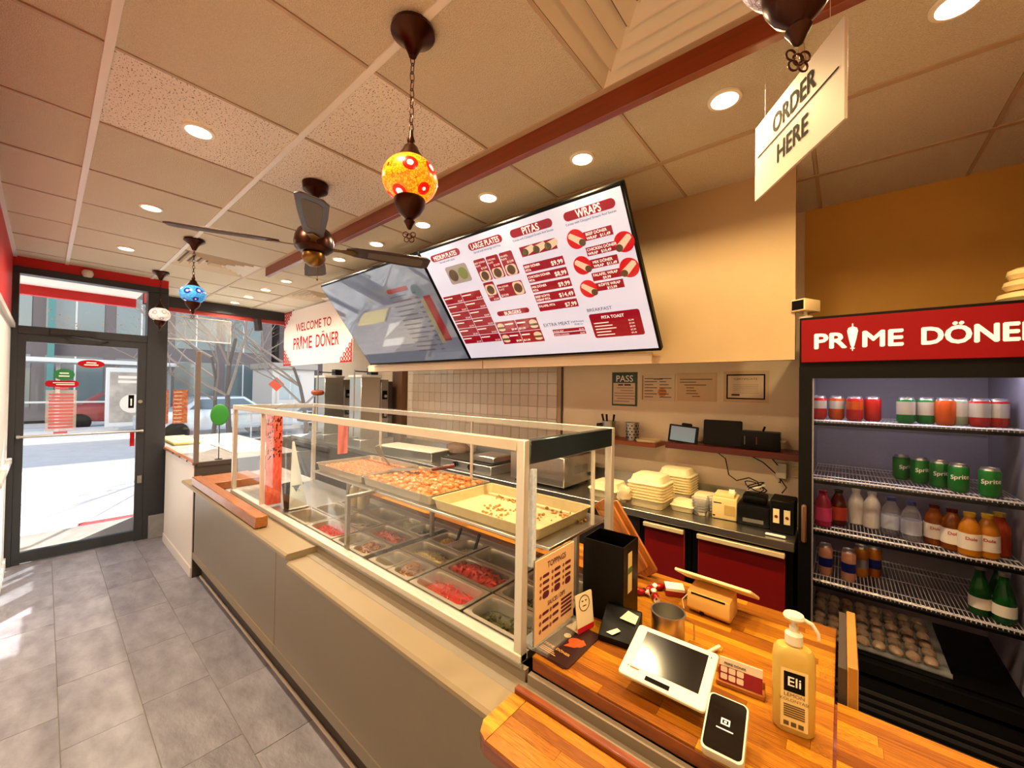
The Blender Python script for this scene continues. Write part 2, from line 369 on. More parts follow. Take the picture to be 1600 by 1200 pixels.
# stickers on the door glass
def sticker(name, y, z, ry, rz_, m, lab, items=(), tm=None, square=False):
    o = thing(name, lab, 'sticker', M=frame((XF+.008, y, z), (0, 1, 0), (0, 0, 1)))
    mb = MB()
    if square: flat(mb, -ry, -rz_, ry, rz_, .0005)
    else: disc(mb, 0, 0, ry, .0005, 32, rz_)
    mb.build('backing', m, o, smooth=False)
    if items: bars('text_line', tm or inkw, o, items, .0014)
    return o
sticker('oval_sticker', .305, 1.885, .095, .04, red, 'red oval sticker high on the entrance door glass', [(-.035, .006, .035, .018), (-.05, -.016, .05, -.004)])
sticker('round_sticker', .125, 1.77, .07, .055, mat('sticker green', '#1f7a3a', .6), 'round green sticker on the entrance door glass', [(-.03, .008, .03, .02), (-.035, -.02, .035, -.008)])
o = thing('pill_sticker', 'long red sticker below the round green one on the entrance door', 'sticker', M=frame((XF+.008, .115, 1.68), (0, 1, 0), (0, 0, 1)))
pill(MB(), -.11, -.032, .11, .032, .0005).build('backing', red, o, smooth=False); bars('text_line', inkw, o, [(-.06, .006, .08, .014), (-.04, -.012, .08, -.004)], .0014)
o = thing('opening_hours_sticker', 'translucent red opening hours panel on the entrance door glass', 'sticker', M=frame((XF+.008, .112, 1.42), (0, 1, 0), (0, 0, 1)))
flat(MB(), -.10, -.20, .10, .20, .0004).build('backing', glass('pink film', (.95, .62, .62), .1, .1, .35), o, smooth=False)
mb = MB()
for k in range(11): flat(mb, -.08, -.175+.032*k, .08, -.155+.032*k, .001)
flat(mb, -.045, .205, .045, .225, .001); flat(mb, -.045, -.225, .045, -.205, .001); split_parts(mb, 'text_line', mat('faded red print', '#c86468', .6), o)
o = thing('door_notice', 'small dark notice strip taped inside the door glass by the lock', 'sticker', M=frame((XF+.008, .605, 1.50), (0, 1, 0), (0, 0, 1)))
flat(MB(), -.022, -.07, .022, .07, .0005).build('backing', ink, o, smooth=False); bars('text_line', inkw, o, [(-.006, -.045, .006, .03)], .001)
o = thing('door_warning_sticker', 'short red strip sticker under the push bar of the door', 'sticker', M=frame((XF+.008, .62, 1.10), (0, 1, 0), (0, 0, 1)))
flat(MB(), -.018, -.08, .018, .08, .0005).build('backing', red, o, smooth=False)

# window bay
w2 = struct(MB().box(XW-.06, .80, 2.72, XW+.06, YB, CE+.03).build('window_2', blk, smooth=False), 'large shop window of the front bay')
MB().box(XW-.01, .88, .88, XW-.002, YB, 2.72).build('pane', pane, w2, smooth=False)
MB().box(XW-.05, .80, -.1, XW+.05, YB, .88).build('low_wall', mat('storefront grey', '#77706c', .6), w2)
MB().box(XW-.05, .83, .88, XW+.05, .885, 2.72).build('frame_jamb', blk, w2)
MB().box(XW-.03, .885, 2.665, XW+.03, YB, 2.72).build('frame_red_strip', mat('red frame strip', '#b7423c', .5), w2)
MB().box(XW, .872, .0, XF-.05, .882, .93).build('return_wall', mat('storefront grey', '#77706c', .6), w2)
MB().box(XW, .872, .93, XF-.05, .880, 2.72).build('return_pane', pane, w2, smooth=False)
MB().box(XW, .80, 2.72, XF-.05, .89, CE+.03).build('return_head', wallr, w2)
MB().box(XW+.01, 1.02, 2.30, XW+.014, 1.75, 2.62).build('window_film_panel', glass('window film', (.97, .95, .93), .1, .05, .08), w2, smooth=False)
MB().tube([(XW+.016, 1.02, 2.30), (XW+.016, 1.75, 2.30), (XW+.016, 1.75, 2.62), (XW+.016, 1.02, 2.62)], .008, closed=True).build('window_sign_tube', mat('pale tube', '#d8d2c8', .4), w2)

# wooden beam under the ceiling
bw = mat('reddish beam wood', '#8a3c18', .35, noise=(6, .45), stretch=(.4, 6, 6), col2='#5a1c0a', coat=.3)
bm_ = MB().box(-4.35, 1.378, CE-.085, XE, 1.412, CE+.004).build('trim_1', bw, bevel=.003); struct(bm_, 'reddish wooden beam running along under the ceiling')

# ================================================================ outdoors
conc = mat('sidewalk concrete', '#e4e0da', .85, noise=(2, .15), bump=(60, .2))
asph = mat('road asphalt', '#b9b7b4', .9, noise=(3, .2))
sw = struct(MB().box(-12, -14, -.35, XW+.05, 22, -.03).box(XW, -14, -.35, XF-.1, .80, -.03).build('sidewalk', conc, smooth=False), 'sunlit concrete sidewalk outside')
struct(MB().box(-40, -40, -.40, -12, 60, -.16).build('road', asph, smooth=False), 'pale asphalt road')
struct(MB().box(-22.5, -40, -.16, -18.2, 60, -.03).build('far_sidewalk', conc, smooth=False), 'sidewalk across the street')
struct(MB().box(-7.6, -3.0, 2.86, XF-.1, .80, 2.95).build('porch_soffit', mat('porch soffit', '#ecd4cc', .6), smooth=False), 'pinkish soffit over the entrance')
struct(MB().box(-7.6, -3.0, 2.745, -7.5, .80, 3.3).build('porch_fascia', wallr, smooth=False), 'red fascia over the entrance porch')
struct(MB().box(XW, -.42, 0, XF-.1, -.32, 3.0).build('porch_wall', mat('porch wall', '#d8d4cc', .6), smooth=False))
tag(MB().box(XW-.2, .3, -.03, XF-.12, .79, -.015).build('door_mat', mat('red mat', '#a8323a', .9, bump=(300, .5)), bevel=.004), 'red mat on the pavement outside the entrance door', 'mat')

# street shelter
fr_w = mat('shelter frame', '#a4a8ac', .4)
def shelter(x, y0, y1, lab):
    o = thing('bus_shelter', lab, 'shelter', (x, y0, -.03)); L = y1-y0
    MB().box(-.7, -.1, 2.35, .7, L+.1, 2.5).build('roof', fr_w, o, bevel=.02)
    n = max(2, round(L/1.5))
    for k in range(n+1): MB().box(-.6, k*L/n-.05, 0, -.5, k*L/n+.05, 2.35).build('post', fr_w, o)
    for k in range(n):
        MB().box(-.56, k*L/n+.06, .25, -.54, (k+1)*L/n-.06, 2.2).build('pane', pane, o, smooth=False)
    MB().box(-.58, 0, 1.0, -.52, L, 1.06).build('rail', fr_w, o)
    return o
sh = shelter(-20.0, -2.6, 3.2, 'white framed glass bus shelter across the street')
p = thing('poster_panel', 'pale advertising poster panel standing in the bus shelter', 'poster', (-19.3, 1.35, -.03))
MB().box(-.06, 0, .2, .06, 1.35, 2.25).build('frame', fr_w, p, bevel=.02)
mb = MB().box(.062, .1, .35, .066, 1.25, 2.1); mb.build('poster_sheet', mat('poster print', '#6e6a66', .7, noise=(2.2, .6), col2='#a8a29a'), p)
for z_ in (1.72, 1.88): MB().box(.068, .3, z_, .071, 1.06, z_+.09).build('text_line', mat('poster cream', '#b4aea6', .7), p)
MB().cyl((.066, .68, 1.0), (.069, .68, 1.0), .33, n=28).build('poster_face_ring', mat('poster cream', '#b4aea6', .7), p)

# buildings across the street
def building(name, lab, x, y0, y1, h, m, rowsz, wy, win, wdim, roof=None, dep=6, z0=-.03, split=0):
    o = thing(name, lab, 'building', (x, y0, z0)); L = y1-y0
    MB().box(-dep, 0, 0, 0, L, h).build('facade', m, o)
    wm = MB().box(-.02, -wdim[0]/2, 0, .03, wdim[0]/2, wdim[1]).mesh('window', win)
    pm = MB().box(-.02, -.03, 0, .05, .03, wdim[1]).mesh('mullion', fr_w)
    for zz in rowsz:
        k = wy/2
        while k < L-wy*.3:
            w_ = link('window', wm, o, (0, k, zz)); link('mullion', pm, w_)
            k += wy
    MB().box(-dep-.1, -.1, h, .2, L+.1, h+.3).build('parapet', roof or m, o)
    return o
darkgl = mat('dark facade glass', '#4a5860', .12, .0, spec=.8)
building('office_building', 'grey brown office block with wide glass windows behind the shelter', -27, -9, 9.0, 13, mat('office facade', '#4e494e', .7), (.6, 3.6, 6.6, 9.6), 2.2, darkgl, (1.8, 2.3))
o = tag(MB().box(-26.7, .06, 0, -26.4, .26, 12.5).build('facade_pillar', mat('teal pillar', '#2e6668', .5)), 'teal pillar standing in front of the office block', 'pillar')
building('brick_building', 'dark brick block behind the bare street tree', -27.5, 9.6, 30, 12.0, mat('brick facade', '#443c40', .8, noise=(8, .3)), (.8, 3.9, 7.0), 3.0, darkgl, (1.4, 1.9))
building('white_house', 'small white house with white window frames across the street', -22.6, 7.6, 9.7, 2.6, mat('white siding', '#a9a6a4', .7), (1.0,), 1.7, mat('grey window', '#8f9aa0', .2), (1.0, 1.3), mat('grey roof', '#85807c', .8), dep=3)

# cars parked across the road
def car(loc, m, lab, rz=R(90)):
    o = thing('parked_car', lab, 'car', loc, rz, 'cars parked across the street')
    prof = [(-2.1, .35), (-2.15, .75), (-1.9, .95), (-1.25, 1.0), (-.75, 1.42), (.55, 1.45), (1.15, 1.02), (1.9, .9), (2.1, .65), (2.1, .35)]
    mb = MB(); n = len(prof)
    for s_ in (-.85, .85): mb.v += [(a, s_*(1 if z < 1.01 else .82), z) for a, z in prof]
    mb.f += [tuple(range(n-1, -1, -1)), tuple(range(n, 2*n))]+[(i, (i+1) % n, n+(i+1) % n, n+i) for i in range(n)]
    mb.build('body', m, o, bevel=.04, seg=2)
    for s_ in (-1, 1):
        y = s_*.80
        MB().add([(-1.0, y, 1.04), (-.68, y*.9, 1.36), (.5, y*.9, 1.38), (.95, y, 1.06)], [(0, 1, 2, 3) if s_ < 0 else (3, 2, 1, 0)]).build('side_window', darkgl, o, (0, s_*.03, 0))
    for a in (-1.3, 1.3):
        for s_ in (-1, 1): MB().cyl((a, s_*.70, .32), (a, s_*.90, .32), .32, n=20).cyl((a, s_*.90, .32), (a, s_*.91, .32), .18, n=14).build('wheel', ink, o)
    return o
car((-16.8, 4.0, -.16), mat('car silver', '#b9c0c8', .25, .5), 'silver car parked on the left beyond the tree')
car((-16.8, 9.0, -.16), mat('car dark', '#3c434c', .25, .4), 'dark grey car parked on the right beyond the tree')
car((-23.2, 2.2, -.16), mat('car red', '#7c2428', .3, .2), 'red car parked behind the bus shelter')
# construction sign
o = thing('road_sign', 'orange diamond road work sign beyond the cars', 'sign', (-18.0, 6.2, -.16))
MB().cyl((0, 0, 0), (0, 0, 1.6), .03).build('post', steeld, o); MB().obox((.04, 0, 1.9), (.02, .42, .42), Matrix.Rotation(R(45), 3, 'X')).build('diamond_panel', mat('orange panel', '#b8401c', .5), o)
# street tree: trunk and bare branches with a few dry leaves
def tree(loc, seed, lab, h=7.0, lean=(0, 0), leaves=True):
    rg = random.Random(seed); o = thing('bare_tree', lab, 'tree', loc, 0, 'street trees')
    mbt = MB(); mbb = MB(); tips = []
    def grow(p, d, L, r, lv, mb):
        pts = [p]; q = p.copy(); dd = d.copy()
        for k in range(4):
            dd = (dd+Vector((rg.uniform(-.18, .18), rg.uniform(-.18, .18), rg.uniform(-.04, .12)))).normalized(); q = q+dd*L/4; pts.append(q.copy())
        mb.tube(pts, [r*(1-.12*k) for k in range(5)], 6 if lv < 2 else 3)
        if lv >= 5: tips.append(q); return
        for k in range(3 if lv else 5):
            base = pts[rg.choice((2, 3, 4)) if k else 4]
            a = rg.uniform(0, 6.28); e = rg.uniform(-.1, .8)
            nd = (dd*.6+Vector((math.cos(a)*math.cos(e), math.sin(a)*math.cos(e), math.sin(e)*.7))).normalized()
            grow(base, nd, L*rg.uniform(.52, .78), max(r*.48, .003), lv+1, mbb)
    grow(Vector((0, 0, 0)), Vector((lean[0], lean[1], 1)).normalized(), h*.42, .075, 0, mbt)
    bark = mat('bark', '#4c443e', .9, noise=(20, .4))
    mbt.build('trunk', bark, o); br = mbb.build('branches', mat('pale twigs', '#6e645c', .9), o); br['kind'] = 'stuff'
    if leaves:
        ml = MB()
        for tp in tips:
            if rg.random() < .35:
                for _ in range(2):
                    c = tp+Vector((rg.uniform(-.15, .15),)*3); a = Vector((rg.uniform(-1, 1), rg.uniform(-1, 1), rg.uniform(-1, 1))).normalized()*.028; b2 = a.orthogonal().normalized()*.016
                    ml.quad(c-a, c-b2, c+a, c+b2)
        l = ml.build('dry_leaves', mat('dry leaves', '#8a5c30', .8), o, smooth=False); l['kind'] = 'stuff'
    return o
tree((-11.3, 2.95, -.03), 3, 'bare street tree right outside the shop window', 7.0, (.05, -.11))
tree((-12.6, 5.2, -.16), 9, 'bare street tree farther along, partly behind the welcome sign', 6.0, (0, .05))
tree((-15.0, 3.4, -.16), 21, 'thin bare tree farther back behind the cars', 6.5, (0, .05))
o = thing('street_railing', 'low white railing along the far edge of the road', 'railing', (-15.2, 3.6, -.16))
for k in range(13): MB().cyl((0, k*.9, 0), (0, k*.9, .95), .025, n=8).build('post', fr_w, o)
for z in (.5, .9): MB().cyl((0, 0, z), (0, 10.8, z), .025, n=8).build('bar', fr_w, o)

# ================================================================ ceiling fittings
def emission(name, col, s):
    if name in MATS: return MATS[name]
    m = bpy.data.materials.new(name); m.use_nodes = True; t = m.node_tree; t.nodes.clear(); MATS[name] = m
    e = t.nodes.new('ShaderNodeEmission'); e.inputs['Color'].default_value = srgb(col)+(1,); e.inputs['Strength'].default_value = s
    o = t.nodes.new('ShaderNodeOutputMaterial'); t.links.new(e.outputs[0], o.inputs['Surface']); return m
lens = emission('lamp lens', (1, .86, .62), 9); trimw = mat('downlight trim', '#f2e8d6', .4)
me_tr = MB().lathe([(.047, .004), (.048, -.005), (.060, -.003), (.062, .004)], n=28).mesh('trim_ring', trimw)
me_ln = MB().lathe([(.048, -.001), (.0, -.002)], n=24).mesh('lens', lens)
ORD = ['first', 'second', 'third', 'fourth', 'fifth', 'sixth', 'seventh', 'eighth', 'ninth', 'tenth', 'eleventh', 'twelfth', 'thirteenth']
def downlight(x, y, lab, grp, power, col):
    o = thing('downlight', lab, 'ceiling light', (x, y, CE), 0, grp)
    link('trim_ring', me_tr, o); link('lens', me_ln, o)
    ld = bpy.data.lights.new('lamp', 'AREA'); ld.shape = 'DISK'; ld.size = .1; ld.energy = power; ld.color = col; ld.spread = R(150)
    link('lamp', ld, o, (0, 0, -.012))
for k, x in enumerate((.254, -.36, -.996, -1.64, -2.275, -2.88, -3.50, -4.10, -4.71, -5.345, -5.96, -6.535)):
    f = min(1, max(0, (x+3.6)/3.0)); col = tuple(NEUT[i]+(WARM[i]-NEUT[i])*f for i in range(3))
    downlight(x, 1.70, '%s recessed downlight from the right in the row beyond the wooden beam' % ORD[k], 'downlights beyond the beam', LAMP_W*(.85 if x > -.8 else 1 if x > -4.4 else .5), col)
for k, x in enumerate((1.41, .19, -1.03, -2.25, -3.48, -4.71)):  # the three nearest the viewer are out of view, added for light
    f = min(1, max(0, (x+3.6)/3.0)); col = tuple(NEUT[i]+(WARM[i]-NEUT[i])*f for i in range(3))
    downlight(x, .43, ('%s recessed downlight from the door above the aisle' % ORD[5-k]) if x < -2 else ('recessed downlight above the aisle '+{1.41: 'behind the viewer', .19: 'right over the viewer', -1.03: 'just ahead of the viewer'}[x]), 'downlights above the aisle', LAMP_W*1.0, col)

# air vents: square four-way diffusers
ventm = mat('vent enamel', '#d9cdb8', .4)
def vent(cell, lab, dark=False):
    x0, x1, y0, y1 = cell; cx, cy_ = (x0+x1)/2, (y0+y1)/2; w, h = (x1-x0)/2-.01, (y1-y0)/2-.01
    o = thing('air_vent', lab, 'vent', (cx, cy_, CE), 0, 'square ceiling vents')
    MB().box(-w, -h, .055, w, h, .07).build('backing', mat('vent dark', '#2a211a', .8), o)
    for k in range(5):
        a, b_ = w-.06*k, h-.06*k; a2, b2 = a-.066, b_-.066; z0, z1 = .0, .05
        rg = lambda p, q, z: [(-p, -q, z), (p, -q, z), (p, q, z), (-p, q, z)]
        if a2 < .02: a2, b2 = .01, .01
        MB().loft([rg(a-.006, b_-.006, z1), rg(a, b_, z1), rg(a, b_, z0), rg(a2, b2, z0+.046), rg(a2, b2, z0+.049), rg(a-.006, b_-.006, z0+.004)], False, False).build('louvre', ventm, o, smooth=False)
    return o
for c_, l in zip(vent_cells, ('square ceiling vent under the porch end beside the welcome sign', 'square ceiling vent near the blue lantern', 'large square louvred ceiling vent above the register end of the beam')): vent(c_, l)

# mosaic lanterns
def mosaic(name, cols, flower, centre, es, sc=34):
    m = bpy.data.materials.new(name); m.use_nodes = True; t = m.node_tree; b = t.nodes['Principled BSDF']; MATS[name] = m
    tc = t.nodes.new('ShaderNodeTexCoord')
    v = t.nodes.new('ShaderNodeTexVoronoi'); v.inputs['Scale'].default_value = sc*3.2; t.links.new(tc.outputs['Object'], v.inputs['Vector'])
    sep = t.nodes.new('ShaderNodeSeparateColor'); t.links.new(v.outputs['Color'], sep.inputs[0])
    r1 = t.nodes.new('ShaderNodeValToRGB'); r1.color_ramp.interpolation = 'CONSTANT'
    for k, c in enumerate(cols):
        e = r1.color_ramp.elements[k] if k < 2 else r1.color_ramp.elements.new(0); e.position = k/len(cols); e.color = srgb(c)+(1,)
    t.links.new(sep.outputs[0], r1.inputs['Fac'])
    d = t.nodes.new('ShaderNodeTexVoronoi'); d.inputs['Scale'].default_value = sc*.46; d.inputs['Randomness'].default_value = .35; t.links.new(tc.outputs['Object'], d.inputs['Vector'])
    r2 = t.nodes.new('ShaderNodeValToRGB'); r2.color_ramp.interpolation = 'CONSTANT'
    r2.color_ramp.elements[0].color = (1, 1, 1, 1); r2.color_ramp.elements[1].position = .36; r2.color_ramp.elements[1].color = (0, 0, 0, 1); t.links.new(d.outputs['Distance'], r2.inputs['Fac'])
    r3 = t.nodes.new('ShaderNodeValToRGB'); r3.color_ramp.interpolation = 'CONSTANT'
    r3.color_ramp.elements[0].color = (1, 1, 1, 1); r3.color_ramp.elements[1].position = .17; r3.color_ramp.elements[1].color = (0, 0, 0, 1); t.links.new(d.outputs['Distance'], r3.inputs['Fac'])
    ed = t.nodes.new('ShaderNodeTexVoronoi'); ed.feature = 'DISTANCE_TO_EDGE'; ed.inputs['Scale'].default_value = sc*3.2; t.links.new(tc.outputs['Object'], ed.inputs['Vector'])
    r4 = t.nodes.new('ShaderNodeValToRGB'); r4.color_ramp.elements[0].position = .02; r4.color_ramp.elements[0].color = (.25, .18, .12, 1); r4.color_ramp.elements[1].position = .09; t.links.new(ed.outputs['Distance'], r4.inputs['Fac'])
    m1 = t.nodes.new('ShaderNodeMix'); m1.data_type = 'RGBA'; m1.inputs['B'].default_value = srgb(flower)+(1,); t.links.new(r2.outputs[0], m1.inputs['Factor']); t.links.new(r1.outputs[0], m1.inputs['A'])
    m2 = t.nodes.new('ShaderNodeMix'); m2.data_type = 'RGBA'; m2.inputs['B'].default_value = srgb(centre)+(1,); t.links.new(r3.outputs[0], m2.inputs['Factor']); t.links.new(m1.outputs['Result'], m2.inputs['A'])
    m3 = t.nodes.new('ShaderNodeMix'); m3.data_type = 'RGBA'; m3.blend_type = 'MULTIPLY'; m3.inputs['Factor'].default_value = .9; t.links.new(m2.outputs['Result'], m3.inputs['A']); t.links.new(r4.outputs[0], m3.inputs['B'])
    for s_ in ('Base Color', 'Emission Color'): t.links.new(m3.outputs['Result'], b.inputs[s_])
    b.inputs['Emission Strength'].default_value = es; b.inputs['Roughness'].default_value = .25
    return m
glo = mosaic('orange mosaic glass', ('#f08a10', '#f5b022', '#e86a0c', '#f6c038'), '#d81208', '#fff4d8', .8)
glb = mosaic('blue mosaic glass', ('#4aa8e8', '#78c4f0', '#3c8ce0', '#9ad4f4'), '#1c2aa8', '#f0f4ff', .25)  # the globe's glow stands in for daylight on the blue glass
glw = mosaic('clear mosaic glass', ('#f4eef0', '#e8dcd8', '#ffffff', '#d8ccc8'), '#c8b8b8', '#ffffff', .12)
def lantern(x, y, zc, gm, lab, rg=.087, col=None, en=0):
    o = thing('mosaic_lantern', lab, 'hanging lamp', (x, y, zc), 0, 'hanging mosaic lanterns')
    top = CE-zc
    MB().lathe([(.0, top), (.068, top), (.070, top-.012), (.052, top-.026), (.03, top-.045), (.016, top-.075), (.012, top-.085), (0, top-.085)], n=28).build('canopy', bronze, o)
    ztop = top-.083; zb = .155; n = max(3, round((ztop-zb)/.026)); st = (ztop-zb)/n
    def link_mesh(rx):
        pts = []
        for k in range(12):
            a = 2*math.pi*k/12; p = (.0075*math.cos(a), 0, st*.66*math.sin(a)); pts.append(p if rx else (p[1], p[0], p[2]))
        return MB().tube(pts, .0016, 5, True).mesh('chain_link', bronze)
    ml = (link_mesh(0), link_mesh(1))
    for k in range(n): link('chain_link', ml[k % 2], o, (0, 0, zb+st*(k+.5)))
    MB().lathe([(0, .16), (.006, .158), (.008, .14), (.013, .125), (.010, .115), (.022, .105), (.028, .09), (.046, .066), (.05, .058), (.044, .06), (0, .062)], n=24).build('upper_cap', bronze, o)
    pr = [(rg*math.cos(a), rg*.86*math.sin(a)) for a in [R(-58+116*k/14) for k in range(15)]]
    MB().lathe(pr, n=36).build('globe', gm, o)
    MB().lathe([(.044, -.056), (.05, -.066), (.047, -.085), (.034, -.108), (.018, -.122), (.012, -.128), (.018, -.135), (.012, -.145), (.006, -.158), (0, -.162)], n=24).build('lower_cap', bronze, o)
    mb = MB()
    for cx, cz, r_ in ((0, -.182, .009), (-.012, -.176, .008), (.012, -.176, .008), (-.008, -.192, .008), (.008, -.192, .008)):
        mb.tube([((cx+r_*math.cos(2*math.pi*k/12))*.7, (cx+r_*math.cos(2*math.pi*k/12))*.7, cz+r_*math.sin(2*math.pi*k/12)) for k in range(12)], .0016, 5, True)
    mb.build('pendant', bronze, o)
    if en:
        ld = bpy.data.lights.new('bulb', 'POINT'); ld.energy = en; ld.color = col; ld.shadow_soft_size = .03; link('bulb', ld, o, (0, 0, -.0))
    return o
lantern(-1.065, .743, 2.365, glo, 'glowing orange and red mosaic lantern on a chain')
lantern(-3.97, .75, 2.415, glb, 'blue star mosaic lantern near the shop window')
lantern(-5.40, .755, 2.41, glw, 'white mosaic lantern hanging by the entrance column')
lantern(-.055, .743, 2.40, glw, 'clear mosaic lantern in front of the order here sign')

# ceiling fan
fanw = mat('fan blade wood', '#2e100a', .45, noise=(8, .4)); cane = mat('fan cane panel', '#5e5040', .6, bump=(400, .6)); brass = mat('antique brass', '#7a5a2a', .3, .9)
fz = 2.50
o = thing('ceiling_fan', 'dark four-blade ceiling fan under the tiles', 'ceiling fan', (-2.31, .975, fz))
MB().lathe([(0, CE-fz), (.07, CE-fz), (.065, CE-fz-.04), (.02, CE-fz-.07), (.018, .10), (0, .10)], n=24).build('downrod', bronze, o)
MB().lathe([(0, .11), (.05, .105), (.085, .08), (.10, .045), (.105, .01), (.10, -.02), (.075, -.04), (.06, -.045), (0, -.045)], n=32).build('motor_housing', bronze, o)
MB().lathe([(.04, -.045), (.058, -.05), (.062, -.075), (.05, -.10), (.03, -.115), (.012, -.12), (0, -.122)], n=24).build('switch_housing', brass, o)
MB().tube([(.045, 0, -.08), (.05, 0, -.13), (.05, 0, -.2)], .0015, 5).sphere((.05, 0, -.205), .006, 8, 6).build('pull_chain', brass, o)
bl = MB(); L0, L1 = .17, .66
pl = [(L0, -.03), (L0+.05, -.05), (L0+.3, -.066), (L1-.03, -.07), (L1, -.045), (L1, .045), (L1-.03, .07), (L0+.3, .066), (L0+.05, .05), (L0, .03)]
bl.prism(pl, -.004, .004); meb = bl.mesh('blade', fanw, .0015)
cn = MB().prism([(L0+.12, -.03), (L0+.3, -.042), (L1-.07, -.045), (L1-.045, -.03), (L1-.045, .03), (L1-.07, .045), (L0+.3, .042), (L0+.12, .03)], -.0055, .0055).mesh('cane_insert', cane, .001)
arm = MB().prism([(.07, -.018), (.14, -.012), (.2, -.032), (.235, 0), (.2, .032), (.14, .012), (.07, .018)], -.009, -.004).mesh('blade_arm', brass, .001)
for k in range(4):
    b_ = link('blade', meb, o, (0, 0, -.005), (R(-11), 0, R(66+90*k))); link('cane_insert', cn, b_); link('blade_arm', arm, b_)

# hanging order sign
o = thing('hanging_sign', 'white order here sign hanging from the ceiling', 'sign', M=frame((-.246, 1.664, 2.4), (.25, -.368, 0), (0, 0, 1)))
MB().box(0, 0, -.004, .445, .268, .004).build('board', mat('sign white', '#d6cabb', .6), o, bevel=.001)
texts('lettering', ink, o, [('ORDER', .115, .172, .085, dict(w=.215)), ('HERE', .14, .060, .085, dict(w=.155))], .0048, bold=.018)
flat(MB(), .02, .146, .425, .152, .0048).build('rule', ink, o, smooth=False)
for x in (.06, .385): MB().cyl((x, .262, 0), (x, CE-2.4, 0), .0008, n=5).build('cord', mat('cord', '#d8d0c4', .5), o)

# ================================================================ menu screens and welcome sign
def scr(name, col, e, rough=.08):
    return mat(name, col, rough, emit=col, es=e, spec=.5)
SE = .27
sbg = scr('screen white', '#d6def8', SE); smar = scr('screen maroon', '#8c1226', SE); sred = scr('screen red', '#c4101f', SE); swht = scr('screen text white', '#fbf6f2', SE*1.1); sblk = scr('screen text dark', '#2a2430', SE*.7)
sgry = scr('screen photo grey', '#9a948c', SE); scrm = scr('screen photo bread', '#d9c8ac', SE); sbrn = scr('screen photo meat', '#5a4634', SE*.8); sgrn = scr('screen photo salad', '#7c8a4c', SE*.8)
TW, TH = 1.615, .945
def tv(x, lab, scm):
    o = thing('menu_screen', lab, 'screen', M=frame((x, 2.35, 1.948), (1, 0, 0), (0, -.565, .765)), group='tilted menu screens')
    MB().box(.0, -.012, -.045, TW, TH+.012, -.003).build('casing', blackpl, o, bevel=.006)
    MB().box(.006, -.004, -.004, TW-.006, TH+.004, .0).build('bezel', blackpl, o)
    MB().box(.012, .012, -.002, TW-.012, TH-.008, .0008).build('display', scm, o, smooth=False)
    MB().box(TW*.3, .25, -.20, TW*.34, .7, -.045).box(TW*.66, .25, -.20, TW*.7, .7, -.045).build('mount', black, o)
    return o
t2 = tv(-2.44, 'bright menu screen with wraps, pitas and plates prices', sbg)
Z1, Z2, Z3, Z4 = .0016, .0024, .0032, .0040
mb = MB()
for a, b_ in ((.097, .408), (.497, .798), (.868, 1.178), (1.255, 1.56)): pill(mb, a, .848, b_, .898, Z1)
pill(mb, .5, .352, .793, .39, Z1); split_parts(mb, 'heading_pill', smar, t2)
mb = MB()
for a, b_, v0, v1 in ((1.30, 1.51, .72, .77), (1.33, 1.54, .635, .685), (1.30, 1.50, .56, .613), (1.32, 1.54, .485, .535), (1.29, 1.497, .421, .472)): flat(mb, a, v0, b_, v1, Z1)
for v0 in (.62, .551, .482, .413, .345): flat(mb, .876, v0, 1.175, v0+.055, Z1)
flat(mb, .895, .722, 1.16, .785, Z1)
for a in (.487, .604, .723): pill(mb, a, .628, a+.108, .785, Z1, .012)
pill(mb, .487, .475, .585, .618, Z1, .012); pill(mb, .6, .487, .82, .585, Z1, .012)
for i in range(2):
    for j in range(6): flat(mb, .03+.203*i, .152+.0715*j, .229+.203*i, .219+.0715*j, Z1)
for i in range(2):
    for j in range(2): flat(mb, .442+.194*i, .12+.0965*j, .631+.194*i, .2125+.0965*j, Z1)
flat(mb, .918, .178, 1.165, .2, Z1); flat(mb, .918, .15, 1.165, .172, Z1)
pill(mb, 1.22, .11, 1.545, .28, Z1, .015); split_parts(mb, 'price_panel', smar, t2)
mb = MB()
WC = ((1.29, .745), (1.556, .668), (1.28, .592), (1.549, .526), (1.275, .446))
for x, y in WC: disc(mb, x, y, .056, Z2)
split_parts(mb, 'photo_disc', sred, t2)
mb = MB(); m2 = MB(); m3 = MB(); m4 = MB()
def roll(x, y, ang, L=.085, w=.021):
    c, s_ = math.cos(ang), math.sin(ang)
    p = [(x+c*a-s_*b_, y+s_*a+c*b_, Z3) for a, b_ in ((-L/2, -w*.75), (L/2, -w), (L/2, w), (-L/2, w*.75), (-L/2-.008, 0))]
    mb.add(p, [tuple(range(5))]); disc(m2, x+c*L/2, y+s_*L/2, w, Z4, 14)
for k, (x, y) in enumerate(WC): roll(x, y, R(-38) if k % 2 == 0 else R(-142))
for k in range(3): roll(.965+.085*k, .757, R(195), .07, .024); disc(m4, .925+.085*k, .748, .018, Z4, 12)
for a in (.541, .658, .777): pill(mb, a-.045, .63, a+.045, .70, Z2, .02); disc(m2, a, .665, .033, Z4, 16)
pill(mb, .492, .52, .58, .6, Z2, .02); disc(m2, .536, .56, .033, Z4, 16); pill(mb, .735, .49, .815, .58, Z2, .02); disc(m2, .775, .536, .034, Z4, 16)
for i in range(2):
    for j in range(2):
        cx = (.485 if i == 0 else .785); cy_ = .166+.0965*j
        disc(mb, cx, cy_+.012, .034, Z3, 16, .022); disc(mb, cx, cy_-.018, .033, Z3, 16, .014); pill(m2, cx-.034, cy_-.012, cx+.034, cy_+.004, Z4)
pill(m3, .19, .655, .41, .79, Z1, .02); disc(m2, .25, .72, .045, Z3); disc(m4, .35, .72, .045, Z3)
